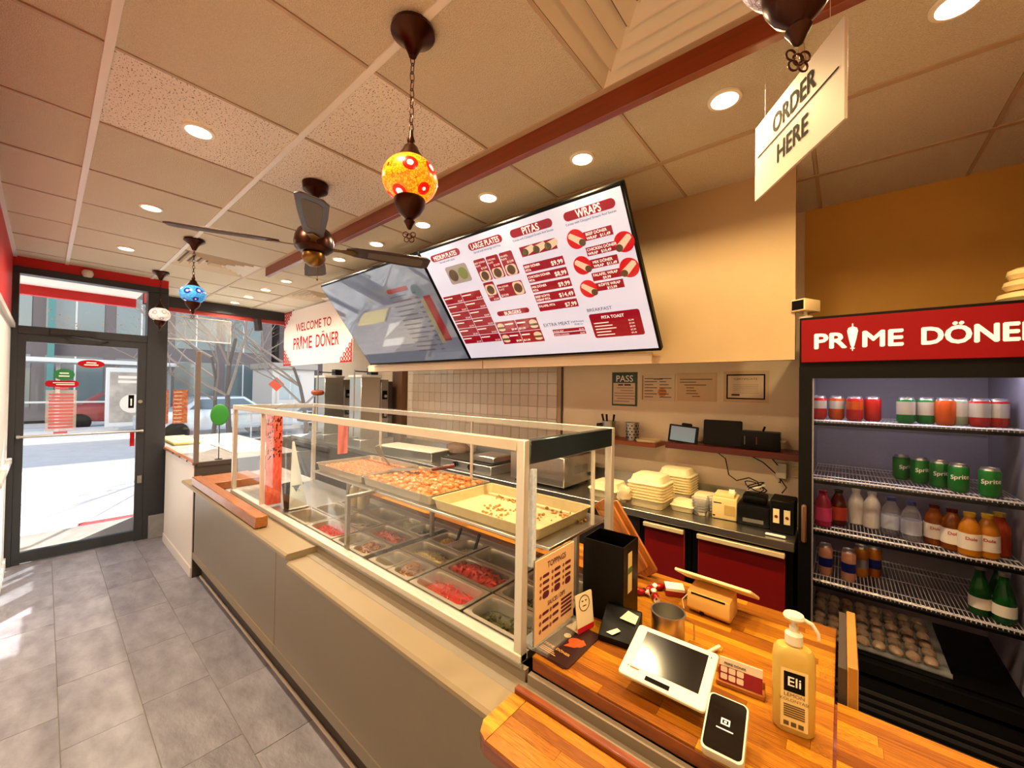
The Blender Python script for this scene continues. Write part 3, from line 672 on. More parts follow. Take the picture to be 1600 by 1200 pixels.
split_parts(mb, 'photo_bread', scrm, t2); split_parts(m2, 'photo_meat', sbrn, t2); split_parts(m3, 'photo_tray', sgry, t2); split_parts(m4, 'photo_salad', sgrn, t2)
it = [('MEDIUM PLATES', .2525, .856, .045, dict(w=.24, align='CENTER', bold=.01)), ('LARGE PLATES', .6475, .856, .05, dict(w=.25, align='CENTER', bold=.01)), ('PITAS', 1.023, .853, .058, dict(w=.12, align='CENTER', bold=.015)), ('WRAPS', 1.4075, .853, .06, dict(w=.145, align='CENTER', bold=.015)), ('BURGERS', .6465, .358, .036, dict(w=.15, align='CENTER', bold=.015))]
for (a, b_), x, y in zip((('BEEF DÖNER', 'WRAP   $11,49'), ('CHICKEN DÖNER', 'WRAP   $10,49'), ('MIX DÖNER', 'WRAP   $11,49'), ('FALAFEL WRAP', '         $9,99'), ('KÖFTE WRAP', '        $13,99')), (1.355, 1.337, 1.35, 1.33, 1.345), (.722, .637, .562, .487, .423)):
    it += [(a, x, y+.027, .022, dict(bold=.012)), (b_, x, y+.004, .022, dict(bold=.012))]
for k, (a, b_, p) in enumerate((('BEEF DÖNER', 'PITA', '$9,99'), ('CHICKEN DÖNER', 'PITA', '$8,99'), ('MIX DÖNER', 'PITA', '$9,99'), ('BEEF KÖFTE', 'KEBAP PITA', '$14,49'), ('FALAFEL PITA', '', '$7,99'))):
    v = .62-.069*k; it += [(a, .884, v+.031, .021, dict(bold=.012)), (b_, .884, v+.008, .021, dict(bold=.012)), (p, 1.168, v+.012, .038, dict(align='RIGHT', bold=.012))]
for x, a, p in ((.487, 'BEEF DÖNER', '$15,99'), (.604, 'CHICKEN', '$14,99'), (.723, 'FALAFEL', '$13,99')): it += [(a, x+.006, .755, .017), ('PLATE', x+.006, .735, .017), (p, x+.1, .712, .02, dict(align='RIGHT'))]
it += [('KÖFTE', .495, .505, .015), ('$12,99', .578, .483, .017, dict(align='RIGHT')), ('MIX DÖNER', .61, .56, .017), ('PLATE', .61, .54, .017), ('$19,99', .61, .495, .024)]
for i in range(2):
    for j in range(6): bars('text_line', swht, t2, [(.037+.203*i, .195+.0715*j, .13+.203*i, .203+.0715*j)], Z4); it += [('$%d,%d9' % (12+(i+j) % 5, 4 if j % 2 else 9), .222+.203*i, .16+.0715*j, .018, dict(align='RIGHT'))]
for i in range(2):
    for j in range(2): bars('text_line', swht, t2, [(.53 if i == 0 else .645, .182+.0965*j, .61 if i == 0 else .72, .192+.0965*j)], Z4); it += [(('$9,99', '$11,99')[i], .625 if i == 0 else .645, .135+.0965*j, .022, dict(align='RIGHT' if i == 0 else 'LEFT', bold=.01))]
it += [('EXTRA BEEF', .925, .182, .015), ('EXTRA CHICKEN', .925, .155, .015), ('$3,49', 1.158, .182, .015, dict(align='RIGHT')), ('$2,99', 1.158, .155, .015, dict(align='RIGHT')), ('PITA TOAST', 1.375, .242, .028, dict(w=.145, align='CENTER', bold=.012))]
for k, (a, p) in enumerate((('Cheddar Cheese', '$5,99'), ('Sucuk', '$7,99'), ('Cheddar & Sucuk', '$8,99'), ('Turkey Pastrami', '$7,99'), ('Mixed toast', '$9,49'))): bars('text_line', swht, t2, [(1.24, .212-.021*k, 1.34+.02*(k % 3), .218-.021*k)], Z4); it += [(p, 1.5, .21-.021*k, .015, dict(align='RIGHT'))]
texts('lettering_white', swht, t2, it, Z4+.0006)
texts('lettering_dark', sblk, t2, [('EXTRA MEAT', .86, .228, .036, dict(w=.21)), ('(Half Portion)', 1.08, .238, .017), ('70-80 Gr.', 1.10, .218, .017), ('BREAKFAST', 1.218, .298, .03, dict(w=.165)), ('Comes with Chopped Greens And Sauces', 1.405, .826, .018, dict(align='CENTER', w=.30)), ('Comes with Chopped Greens And Sauces', 1.02, .826, .018, dict(align='CENTER', w=.30)), ('Served with beverage and fries', .645, .826, .02, dict(align='CENTER', w=.24)), ('Served with salad', .25, .826, .02, dict(align='CENTER', w=.16))], Z2)
sdk = mat('screen reflection glow', '#565a66', .035, emit='#8c94a6', es=.17, spec=1.0)  # grey-blue glow stands in for part of the bright window reflection
t1 = tv(-4.065, 'dim menu screen mirroring the shop window', sdk)
sd1 = scr('dim print dark', '#5c5c68', .10); sd2 = scr('dim print red', '#8a3038', .12)
it = []
for k in range(13):
    v = .66-.045*k; it += [(1.0, v, 1.24+.03*(k % 3), v+.012), (1.33, v, 1.37, v+.014)]
bars('text_line', sd1, t1, it, Z2); mb = MB(); pill(mb, 1.0, .70, 1.3, .74, Z1); flat(mb, 1.43, .2, 1.52, .62, Z1); split_parts(mb, 'heading_pill', sd2, t1)
flat(MB(), 1.38, .18, 1.43, .6, Z1).build('photo_strip', scr('dim photo', '#8c9078', .1), t1, smooth=False)

o = thing('welcome_sign', 'white welcome sign with red lettering and red corner ornaments', 'sign', M=frame((-6.72, 2.41, 2.0), (1, 0, 0), (0, 0, 1)))
MB().box(0, 0, -.02, 2.13, .83, 0).build('board', mat('welcome white', '#f4e6dc', .5), o, bevel=.003)
texts('lettering', red, o, [('WELCOME TO', 1.02, .50, .17, dict(w=1.12, align='CENTER')), ('PR', .36, .235, .25, dict(w=.235)), ('ME', .69, .235, .25, dict(w=.30)), ('DÖNER', 1.12, .235, .25, dict(w=.66))], .001, bold=.012)
def doner(mb, x, y, s, z):   # döner skewer that stands in for the letter i
    p = [(-.02, .5), (-.14, .44), (-.17, .32), (-.12, .0), (-.06, -.28), (-.03, -.36), (.03, -.36), (.06, -.28), (.12, .0), (.17, .32), (.14, .44), (.02, .5)]
    mb.add([(x+a*s, y+b_*s, z) for a, b_ in p], [tuple(range(len(p)))]); flat(mb, x-.018*s, y-.5*s, x+.018*s, y+.62*s, z); flat(mb, x-.07*s, y-.42*s, x+.07*s, y-.38*s, z); return mb
doner(MB(), .645, .325, .21, .001).build('skewer_emblem', red, o, smooth=False)
mb = MB()
for cx, sx_ in ((0, 1), (2.13, -1)):
    for cz, sz_ in ((0, 1), (.83, -1)):
        for a in range(4):
            for b_ in range(4-a):
                x, y = cx+sx_*(.045+.07*a), cz+sz_*(.045+.055*b_)
                mb.tube([(x+.026*math.cos(2*math.pi*k/10), y+.026*math.sin(2*math.pi*k/10), .001) for k in range(10)], .007, 4, True)
        flat(mb, min(cx, cx+sx_*.3), min(cz, cz+sz_*.018), max(cx, cx+sx_*.3), max(cz, cz+sz_*.018), .0012); flat(mb, min(cx, cx+sx_*.018), min(cz, cz+sz_*.28), max(cx, cx+sx_*.018), max(cz, cz+sz_*.28), .0012)
mb.build('corner_ornaments', red, o, smooth=False)
MB().box(.3, .83, -.015, .33, CE-2.0, -.005).box(1.8, .83, -.015, 1.83, CE-2.0, -.005).build('hanger', steeld, o)
# little spotlight clamped under the window head
o = thing('spotlight', 'small black spotlight under the black window head', 'spotlight', (-6.78, 2.05, 2.72))
MB().box(-.03, -.03, -.01, .03, .03, 0).build('bracket', black, o); MB().lathe([(0, -.02), (.05, -.03), (.055, -.2), (.04, -.21), (0, -.2)], n=18).build('shade', black, o, rot=(R(8), 0, 0))
o = thing('motion_sensor', 'small white sensor on the red band above the door', 'sensor', (XF+.012, .26, 2.80))
MB().lathe([(0, -.05), (.03, -.045), (.042, -.02), (.042, 0), (.03, .02), (0, .025)], n=18).build('dome', whitepl, o, (.04, 0, 0)); MB().box(0, -.03, -.02, .03, .03, .02).build('base', whitepl, o)

# ================================================================ counters
lam = mat('taupe laminate', '#7e7162', .42, noise=(2, .08)); lamL = mat('beige ledge laminate', '#86745a', .42); lamD = mat('dark plinth', '#3c2f26', .6)
woodm = mat('acacia stave', '#bd7a1c', .34, spec=.25, noise=(5, 1.0), bump=(60, .05), rnd=.5, col2='#5a2406', stretch=(1.0, 9, 9), coat=.0, hue=.012)
wooddk = mat('acacia edge', '#8a4414', .32, noise=(7, .7), stretch=(1.2, 9, 9), col2='#4a1706', coat=.2)
woodlt = mat('pine edge', '#a2612c', .35, noise=(7, .6), stretch=(1.2, 9, 9), col2='#6e3416', coat=.2)
me_st = MB().box(0, 0, -.5, 1, 1, .5).mesh('stave', woodm)
def staves(parent, x0, x1, y0, y1, z, row=.033, lmin=.22, lmax=.55, th=.006):
    n = round((y1-y0)/row); rw = (y1-y0)/n
    for j in range(n):
        x = x0-random.uniform(0, lmin*.8)
        while x < x1-.001:
            L = random.uniform(lmin, lmax); a, b_ = max(x, x0), min(x+L, x1)
            if b_-a > .004:
                o = link('stave', me_st, parent, (a+.0003, y0+j*rw+.0003, z)); o.scale = (b_-a-.0006, rw-.0006, th)
            x += L
# window-end cabinet
o = thing('window_cabinet', 'white cabinet with a wooden rim at the shop window', 'cabinet', (-5.6, .86, 0))
MB().box(0, .006, .0, 1.245, .5, .99).build('body', mat('dark cabinet side', '#3d332e', .5), o)
MB().box(0, 0, .09, 1.235, .008, .985).build('front_panel', mat('cabinet white', '#d6c9c0', .45), o, bevel=.002)
MB().box(0, -.008, 0, 1.24, .006, .09).build('skirting', mat('cabinet white', '#d6c9c0', .45), o, bevel=.002)
MB().box(-.05, -.012, .985, 1.25, .02, 1.012).build('rim', woodlt, o, bevel=.003)
MB().box(-1.2, .02, .985, 1.25, .9, 1.0).build('top', mat('shade striped grey', '#b4aeac', .3, noise=(4, .6), stretch=(1, 6, 1), col2='#7d7674'), o)  # grey stripes of cast shade put into the colour of the top
MB().box(1.22, .02, .97, 1.255, 1.0, 1.005).build('dark_rim', mat('dark cabinet side', '#3d332e', .5), o)
MB().box(1.23, -.005, 1.0, 1.262, .03, 1.985).build('post', mat('grey post', '#6d625c', .4, .3), o, bevel=.002)
MB().box(-.1, .006, 1.012, 1.23, .012, 1.90).build('front_pane', caseglass, o, smooth=False)
MB().box(1.242, .03, 1.012, 1.248, .8, 1.90).build('side_pane', caseglass, o, smooth=False)
for k in range(3): MB().cyl((.45+.3*k, -.016, 1.0), (.45+.3*k, -.010, 1.0), .008, n=10).build('screw_cap', ink, o)
MB().box(1.235, .28, 1.0, 1.262, .31, 1.03).build('glass_clamp', black, o)
o = thing('green_marker', 'green oval sign on a thin rod behind the cabinet glass', 'marker', (-4.45, 1.06, 1.0))
MB().cyl((0, 0, 0), (0, 0, .32), .004, n=8).build('rod', black, o); MB().sphere((0, 0, .415), (.012, .072, .10), 24, 16).build('oval', mat('leaf green', '#2f8a34', .45), o); MB().lathe([(0, 0), (.03, 0), (.03, .006), (0, .006)]).build('base', black, o)
tag(MB().box(-6.6, .95, 1.001, -5.75, 1.2, 1.03).build('sunlit_patch', mat('sunlit yellow', '#e6d27a', .8, bump=(30, .4)), bevel=.008), 'yellow folded cloth on the window ledge', 'cloth')  # slab standing in for a sunlit yellow patch, brightness put into its colour
tag(MB().box(-5.6, 1.25, 1.001, -4.7, 1.65, 1.012).build('paper_sheet', mat('bright paper', '#f0eeea', .7), bevel=.002), 'large white sheet lying on the window ledge', 'paper')
for y0, y1, l in ((1.00, 1.075, 'narrow red menu sheet on the shop window beside the entrance column'), (1.12, 1.275, 'wide red menu sheet on the shop window')):
    o = thing('window_menu', l, 'menu', M=frame((XW+.004, y0, 1.16), (0, 1, 0), (0, 0, 1)))
    w_ = y1-y0
    for k in range(2): MB().box(0, .23*k, 0, w_, .225+.23*k, .002).build('sheet', mat('menu sheet red', '#b32a22', .6, noise=(40, .7), col2='#e2b06a'), o)
    mb = MB()
    mb = MB()
    for k in range(9): flat(mb, .01, .02+.05*k, w_*.6, .028+.05*k, .003)
    split_parts(mb, 'text_line', inkw, o)

# the long service counter
o = SC = thing('service_counter', 'long taupe laminate service counter with a beige ledge', 'counter', (-4.32, .93, 0))
MB().box(.0, .0, 0, 3.63, .55, .70).build('body', lamD, o)
MB().box(-.02, -.06, .17, 1.85, 0, .84).build('front_panel', lam, o, bevel=.004); MB().box(1.853, -.06, .17, 5.4, 0, .84).build('front_panel', lam, o, bevel=.004)
MB().box(-.03, -.065, .17, 1.85, -.058, .225).build('lower_strip', lamL, o); MB().box(1.853, -.065, .17, 5.4, -.058, .225).build('lower_strip', lam, o)
MB().box(.0, -.004, 0, 5.4, .01, .17).build('kick_plate', lamD, o)
MB().cyl((.0, -.012, .009), (5.4, -.012, .009), .009, n=8).build('floor_bead', mat('pale bead', '#c9b8a8', .4), o)
def ledge(x0, x1, z): return MB().loft([[(x, -.155+.02, z-.035), (x, -.155, z-.022), (x, -.155, z-.008), (x, -.145, z), (x, 0, z), (x, 0, z-.035)] for x in (x0, x1)]).build('ledge', lamL, o)
ledge(-.02, 2.24, .872); ledge(2.25, 5.4, .838)
MB().box(0, -.006, .83, 3.61, .012, .875).build('band', lam, o); MB().box(3.62, -.006, .83, 5.4, .012, .868).build('band', lam, o)
for x in (.35, 1.3): MB().cyl((x, -.068, .79), (x, -.06, .79), .007, n=10).build('screw', ink, o)
MB().box(.8, .02, .865, 1.60, .62, .879).build('deck', steel, o)
MB().box(0, .0, .865, .8, .62, .876).build('end_deck', mat('shade striped grey', '#b4aeac', .3), o)
MB().box(1.58, .02, .868, 3.57, .068, .881).build('deck', steel, o); MB().box(1.58, .578, .868, 3.57, .63, .881).build('deck', steel, o)
MB().box(1.58, .05, .70, 3.57, .60, .71).build('well', mat('well dark', '#1d1815', .5), o)
MB().box(2.577, .068, .862, 2.607, .578, .874).build('divider', mat('dark bar', '#4a4340', .3, .7), o)
# wooden bar on the far ledge
o = thing('wooden_bar', 'reddish wooden bar on the far end of the ledge', 'bar', (-4.06, .79, .877))
MB().box(0, 0, 0, 1.50, .065, .065).build('rail', woodlt, o, bevel=.004); MB().box(0, .066, 0, .35, .4, .06).build('return', woodlt, o, bevel=.004)
# register counter top
o = RC = thing('register_counter', 'warm acacia wood counter top with the card terminals on it', 'counter', (0, 0, 0))
MB().prism([(-.70, .945), (1.3, .945), (1.3, 1.325), (-.012, 1.325), (-.012, 1.73), (-.70, 1.73)], .868, .9045).build('slab', wooddk, o, bevel=.003)
staves(o, -.70, -.013, .946, 1.729, .907); staves(o, -.007, 1.3, .946, 1.324, .907)
MB().box(-.68, 1.0, 0, -.03, 1.68, .868).build('base', lam, o); MB().box(-.03, .99, 0, 1.3, 1.29, .868).build('base', lam, o)
o = thing('customer_shelf', 'lower acacia wood shelf in front of the register counter', 'shelf', (0, 0, 0))
MB().prism([(-.662, .835), (-.662, .70), (-.645, .672), (-.62, .66), (1.3, .66), (1.3, .835)], .862, .894).build('slab', wooddk, o, bevel=.002)
staves(o, -.618, 1.3, .662, .813, .8965); MB().prism([(-.662, .813), (-.662, .70), (-.645, .672), (-.6195, .662), (-.6195, .813)], .8935, .8995).build('end_stave', woodm, o)
MB().box(-.662, .815, .894, 1.3, .835, .912).build('back_strip', wooddk, o, bevel=.003)
o = thing('cutting_board_shelf', 'long wooden work board behind the food pans', 'board', (0, 0, 0))
MB().box(-2.9, 1.56, .862, -.705, 1.80, .903).build('slab', wooddk, o, bevel=.003); staves(o, -2.9, -.705, 1.561, 1.799, .906)
MB().box(-2.85, 1.60, 0, -.70, 1.76, .862).build('carcass', steeld, o)
o = thing('swing_gate', 'narrow wooden edge of the gate behind the register counter', 'gate', (.0, 1.345, 0))
MB().box(0, 0, .12, .022, .34, 1.0).build('panel', mat('gate board', '#a8762e', .5, noise=(5, .4), stretch=(4, 4, 1)), o, bevel=.002, loc=(.012, 0, 0)); MB().box(-.006, 0, .12, .011, .34, .99).build('dark_edge', lamD, o)

# ================================================================ glass display case
o = DC = thing('display_case', 'glass and aluminium display case on the service counter', 'display case', (-3.56, .93, .88))
LX, DY, HZ = 2.83, .61, .665
MB().box(-.0, -.005, 0, LX, .035, .026).build('front_rail', alu, o, bevel=.003); MB().box(0, -.009, -.006, LX+.01, .0, .004).build('rail_trim', steeld, o)
for x, y, h in ((LX-.03, 0, HZ), (0, 0, HZ), (LX-.03, DY-.025, HZ), (0, DY-.025, HZ)):
    MB().box(x, y, .0, x+.03, y+.028, h).build('corner_post', alu, o, bevel=.002)
MB().box(.03, .0005, HZ-.035, LX-.0305, .0275, HZ-.0005).build('top_rail', mat('satin rail', '#cdbfae', .4, .4), o, bevel=.002)
MB().box(.03, DY-.02, HZ-.03, LX-.0305, DY-.0005, HZ-.0005).build('top_rail', alu, o, bevel=.002)
MB().box(LX-.028, .0285, HZ-.075, LX+.002, DY-.026, HZ-.002).build('end_rail', mat('dark polished steel', '#5a6a70', .22, .9), o, bevel=.002)
MB().box(0, .03, HZ-.035, .02, DY, HZ).build('end_rail', alu, o, bevel=.002)
for a, b_ in ((.03, .595), (.60, 1.70), (1.70, LX-.03)): MB().box(a, .010, .024, b_, .016, HZ-.033).build('front_pane', caseglass, o, smooth=False)
for a, b_ in ((.01, 1.36), (1.345, LX-.028)): MB().box(a, .004, HZ+(.001 if a > 1 else .0), b_, DY, HZ+.008+(.001 if a > 1 else 0)).build('top_pane', caseglass, o, smooth=False)
MB().box(LX-.012, .03, .30, LX-.006, DY, HZ-.075).build('end_pane', caseglass, o, smooth=False)
MB().box(LX-.014, .44, .30, LX-.004, .452, HZ-.075).build('pane_edge', mat('pane edge', '#e8e2d2', .3), o)
MB().box(.01, .03, .03, .016, DY, HZ-.035).build('end_pane', caseglass, o, smooth=False)
MB().box(.596, .004, .02, .608, .03, HZ-.03).build('mullion', mat('pinkish mullion', '#d8b8b0', .4), o)
for x in (1.06, 1.98): MB().box(x, DY-.012, .28, x+.012, DY, HZ-.03).build('rear_mullion', alu, o)
MB().box(LX-.002, .03, .28, LX+.012, .05, .575).build('film_strip', mat('blue white film', '#b9cce8', .2, noise=(90, .6), col2='#eef4ff'), o)
deco = mat('red print strip', '#e2452f', .5, emit='#e2452f', es=.10, noise=(26, .9), col2='#f08060', stretch=(1, 2.5, .8))  # print with a faint glow added, no lamp behind it
MB().box(.602, .035, .012, .61, .132, HZ-.04).build('decor_strip', deco, o); MB().box(.602, .525, .30, .61, .60, .56).build('decor_strip', deco, o)
mb = MB(); rg = random.Random(4)
for k in range(70):
    y, z = rg.uniform(.042, .126), rg.uniform(.30, .60); s_ = rg.uniform(.006, .016); mb.add([(.6115, y-.0035, z), (.6115, y+.0035, z+.004), (.6115, y+.003, z+s_*1.6), (.6115, y-.003, z+s_*1.2)], [(0, 1, 2, 3)])
mb.build('strip_pattern', ink, o, smooth=False)
MB().box(.95, .20, .262, LX-.04, DY+.03, .274).build('tray_shelf', steel, o, bevel=.002)
for x, y in ((1.655, .05), (1.815, .455), (.95, .42), (LX-.10, .45)):
    MB().box(x, y, 0, x+.022, y+.02, .262).build('shelf_leg', steeld, o, bevel=.002)
MB().box(1.655, .05, .258, 1.677, .22, .275).build('shelf_bracket', steeld, o, bevel=.002)

# trays
def sheet_pan(x0, x1, y0, y1, z, lab, m):
    o = thing('baking_tray', lab, 'tray', ((x0+x1)/2, (y0+y1)/2, z), 0, 'baking trays in the glass case'); w, h = x1-x0, y1-y0; mb = MB()
    rg = lambda w_, h_, z_, r_=.02: [(a, b_, z_) for a, b_ in mb.rrect(w_, h_, r_)]
    mb.loft([rg(w-.02, h-.02, 0), rg(w, h, .045), rg(w+.012, h+.012, .046), rg(w+.012, h+.012, .043), rg(w-.001, h-.001, .042), rg(w-.021, h-.021, .0015)], True, True)
    mb.build('pan', m, o); return o
galv = mat('tray metal', '#b5ad9c', .38, .85)
ZT = 1.155
sheet_pan(-2.62, -2.075, 1.15, 1.55, ZT, 'metal baking tray of rolled golden pastries, farthest in the case', galv)
sheet_pan(-2.05, -1.45, 1.15, 1.55, ZT, 'metal baking tray heaped with round golden pastries in the middle of the case', galv)
sheet_pan(-1.42, -.83, 1.14, 1.53, ZT, 'nearly empty baking tray with crumbs at the near end of the case', mat('tray buttered', '#d9c89a', .35, .25, noise=(30, .3), col2='#b89a5c'))
past = mat('golden pastry', '#cc7a18', .3, noise=(60, .8), bump=(120, .6), rnd=.16, col2='#84400a', coat=.4)
me_p = []
for k in range(4):
    mb = MB(); rg = random.Random(k); rg0 = random.getstate(); random.seed(k); mb.sphere((0, 0, 0), (.0235, .0235, .019), 9, 6, .10); random.setstate(rg0); me_p.append(mb.mesh('pastry_ball', past))
for i in range(13):
    for j in range(9):
        q = link('pastry_ball', me_p[(i*3+j) % 4], None, (-2.005+.0425*i+random.uniform(-.006, .006), 1.185+.0415*j+random.uniform(-.006, .006), ZT+.0215+random.uniform(0, .016)), (0, 0, random.uniform(0, 6)))
        tag(q, 'round golden syrupy pastry in the middle tray', 'pastry', 'round pastries in the middle tray')
me_r = MB().lathe([(0, -.03), (.009, -.029), (.0135, -.02), (.0145, 0), (.0135, .02), (.009, .029), (0, .03)], n=9).mesh('pastry_roll', mat('rolled pastry', '#c46a24', .35, noise=(70, .7), bump=(120, .5), rnd=.14, col2='#843c10', coat=.3))
for i in range(8):
    for j in range(12):
        q = link('pastry_roll', me_r, None, (-2.58+.064*i, 1.18+.0305*j, ZT+.0165), (0, R(90), R(random.uniform(-6, 6))))
        tag(q, 'rolled golden pastry laid in rows in the farthest tray', 'pastry', 'rolled pastries in the far tray')
mb = MB(); rg = random.Random(11)
for c_ in ((-1.22, 1.47, 30), (-1.02, 1.35, 14), (-.9, 1.46, 22), (-1.13, 1.25, 10), (-1.15, 1.33, 30)):
    for k in range(c_[2]): mb.sphere((c_[0]+rg.gauss(0, .04 if c_[2] != 30 else .07), min(1.505, max(1.17, c_[1]+rg.gauss(0, .02))), ZT+.004), (rg.uniform(.002, .009),)*3, 6, 4, .3)
q = mb.build('pastry_crumbs', mat('crumbs', '#c08a3c', .6, rnd=.1)); q['kind'] = 'stuff'; tag(q, 'pastry crumbs left on the nearly empty tray', 'crumbs')
o = thing('serving_spatula', 'metal spatula with a dark red handle resting on the pastry trays', 'spatula', (-1.92, 1.40, ZT+.062), R(38))
MB().prism([(-.14, -.03), (-.02, -.036), (.02, -.012), (.12, -.008), (.12, .008), (.02, .012), (-.02, .036), (-.14, .03)], 0, .0025).build('blade', steel, o); MB().cyl((.11, 0, .006), (.24, 0, .03), .011, .013, 12).build('handle', mat('dark red wood', '#5a1410', .3), o)
o = thing('tong_handle', 'grey grip of a serving tong sticking out of the farthest tray', 'tongs', (-2.30, 1.49, ZT+.02), R(70))
MB().cyl((0, 0, 0), (-.05, .0, .07), .006, n=8).build('arm', steel, o); MB().obox((-.07, 0, .105), (.03, .02, .08), Matrix.Rotation(R(-28), 3, 'Y')).build('grip', mat('grey grip', '#55504b', .4), o, bevel=.005)

# gastronorm pans
gn = mat('pan steel', '#cdc7bc', .3, .75)
def gn_mesh(w, h, d=.075):
    mb = MB(); rg = lambda w_, h_, z_, r_: [(a, b_, z_) for a, b_ in mb.rrect(w_, h_, r_, n=5)]
    mb.loft([rg(w-.002, h-.002, -.003, .006), rg(w-.002, h-.002, .0015, .006), rg(w-.034, h-.034, .001, .028), rg(w-.039, h-.039, -.006, .026), rg(w-.048, h-.048, -d, .022)], False, True); return mb.mesh('pan', gn)
GM = {}; ZP = .884
mods = dict(A=(-2.72, -2.405), B=(-2.40, -2.085), C=(-2.075, -1.757), D=(-1.713, -1.402), E=(-1.392, -1.072), F=(-1.062, -.765)); rws = {1: (1.0, 1.166), 2: (1.170, 1.336), 3: (1.340, 1.506)}
def food(kind, x, y, w, h, lab, fill=.5):
    rg = random.Random(hash((round(x, 2), round(y, 2))) % 1000); mb = MB(); W2, H2 = w/2-.027, h/2-.027; zb = ZP-.074
    cols = dict(pickle=('#e0243c', '#f06070'), onion=('#e6dcc8', '#c8b89c'), tomato=('#d8422c', '#e87858'), cheese=('#ecdc9c', '#d8b860'), pepper=('#c2200e', '#e04a1c'), meat=('#8a5030', '#b87c50'), bean=('#a8703c', '#7c4a24'), slaw=('#e2dcb8', '#b8c08c'), corn=('#dca828', '#e8c860'), olive=('#5c5a2a', '#34341a'), greens=('#5c6428', '#3c441c'), brine=('#c81c14', '#e84428'))
    c1, c2 = cols[kind]; m = mat('food '+kind, c1, .35, noise=(45, .8), bump=(90, .6), col2=c2, coat=.3)
    # mounded bed
    n = 10; zf = lambda u, v: zb+.078*fill*(.5+.5*math.cos(u*1.25)*math.cos(v*1.25))
    vs = [(W2*u*1.02, H2*v*1.02, zf(u, v)+rg.uniform(-.003, .003)) for u in [2*i/n-1 for i in range(n+1)] for v in [2*j/n-1 for j in range(n+1)]]
    mb.add(vs, [(i*(n+1)+j, (i+1)*(n+1)+j, (i+1)*(n+1)+j+1, i*(n+1)+j+1) for i in range(n) for j in range(n)])
    cnt = dict(onion=26, slaw=70, cheese=80, pickle=60, tomato=34, pepper=60, meat=110, bean=110, corn=90, olive=50, greens=60, brine=30)[kind]
    for k in range(cnt):
        u, v = max(-1, min(1, rg.gauss(0, .5))), max(-1, min(1, rg.gauss(0, .5))); p = Vector((W2*u, H2*v, zf(u, v)+.005)); a = rg.uniform(0, 6.28)
        if kind in ('onion',):
            r_ = rg.uniform(.012, .026); mb.tube([(p.x+r_*math.cos(t), p.y+r_*math.sin(t), p.z+.004*math.sin(t+a)) for t in [2*math.pi*i/12 for i in range(12)]], .0025, 4, True)
        elif kind in ('slaw', 'cheese', 'pickle', 'greens', 'brine'):
            d = Vector((math.cos(a), math.sin(a), rg.uniform(-.2, .7)))*rg.uniform(.015, .035); mb.tube([p-d*.5, p+Vector((0, 0, .004)), p+d*.5], rg.uniform(.0018, .0032), 4)
        elif kind in ('tomato', 'pepper'):
            d = Vector((math.cos(a), math.sin(a), rg.uniform(-.2, .4)))*.022; mb.tube([p-d, p+Vector((0, 0, .010)), p+d], [.004, .0075, .004], 5)
        else:
            s_ = rg.uniform(.004, .009); mb.sphere((p.x, p.y, p.z), (s_, s_, s_*.8), 6, 4, .25)
    q = mb.build('pan_'+{'pickle': 'pickled_cabbage', 'onion': 'onion_rings', 'tomato': 'tomatoes', 'cheese': 'grated_cheese', 'pepper': 'pepper_slices', 'meat': 'minced_meat', 'bean': 'fried_crumble', 'slaw': 'shredded_slaw', 'corn': 'yellow_peppers', 'olive': 'olives', 'greens': 'pickled_greens', 'brine': 'red_relish'}[kind], m, None, (x, y, 0)); q['kind'] = 'stuff'; tag(q, lab, 'food')
def pan(x0, x1, y0, y1, lab, kind=None, flab=None, fill=.5):
    w, h = x1-x0, y1-y0; k = (round(w, 3), round(h, 3))
    if k not in GM: GM[k] = gn_mesh(w, h)
    o = link('food_pan', GM[k], None, ((x0+x1)/2, (y0+y1)/2, ZP)); tag(o, lab, 'pan', 'steel food pans')
    if kind: food(kind, (x0+x1)/2, (y0+y1)/2, w, h, flab, fill)
def mp(m, r, lab, kind=None, flab=None, half=None, fill=.5):
    x0, x1 = mods[m]; y0, y1 = rws[r]; c_ = (x0+x1)/2
    if half == 0: x1 = c_-.001
    if half == 1: x0 = c_+.001
    pan(x0, x1, y0, y1, lab, kind, flab, fill)
mp('A', 1, 'empty steel pan in the front row, farthest from the register')
mp('A', 2, 'empty steel pan in the middle row, farthest from the register')
mp('A', 3, 'empty steel pan in the back row under the squeeze bottles')
mp('B', 1, 'steel pan of pink pickled cabbage in the front row', 'pickle', 'bright pink shredded pickled cabbage', fill=.8)
mp('C', 1, 'small empty dark steel pan beside the pickled cabbage', None, None, 0)
mp('C', 1, 'small steel pan of brown minced meat in the front row', 'meat', 'brown minced meat next to a small empty pan', 1, 1.1)
mp('D', 1, 'small empty steel pan just past the cross divider in the front row', None, None, 0)
mp('D', 1, 'small steel pan of brown crumble in the front row', 'bean', 'brown fried crumble in the small pan nearer the register', 1, 1.1)
mp('E', 1, 'steel pan with red relish in the front row', 'brine', 'bright red shredded relish in the front row pan', fill=.7)
mp('F', 1, 'steel pan with dark olives in the front row next to the corner post', 'olive', 'dark olives in the front pan next to the corner post', fill=.6)
mp('B', 2, 'steel pan with white onion rings in the middle row', 'onion', 'white onion rings in the middle row', fill=.6)
mp('C', 2, 'steel pan with pale red tomato pieces in the middle row', 'tomato', 'pale red tomato pieces in the middle row', fill=.75)
mp('D', 2, 'steel pan with grated yellow cheese in the middle row', 'cheese', 'grated pale yellow cheese', fill=.7)
mp('E', 2, 'steel pan full of red pepper slices in the middle row', 'pepper', 'glossy red pepper slices filling a pan', fill=1.0)
mp('F', 2, 'steel pan of dark greens in the middle row behind the corner post', 'greens', 'dark pickled greens behind the corner post', fill=.4)
mp('B', 3, 'empty steel pan in the back row beside the squeeze bottles')
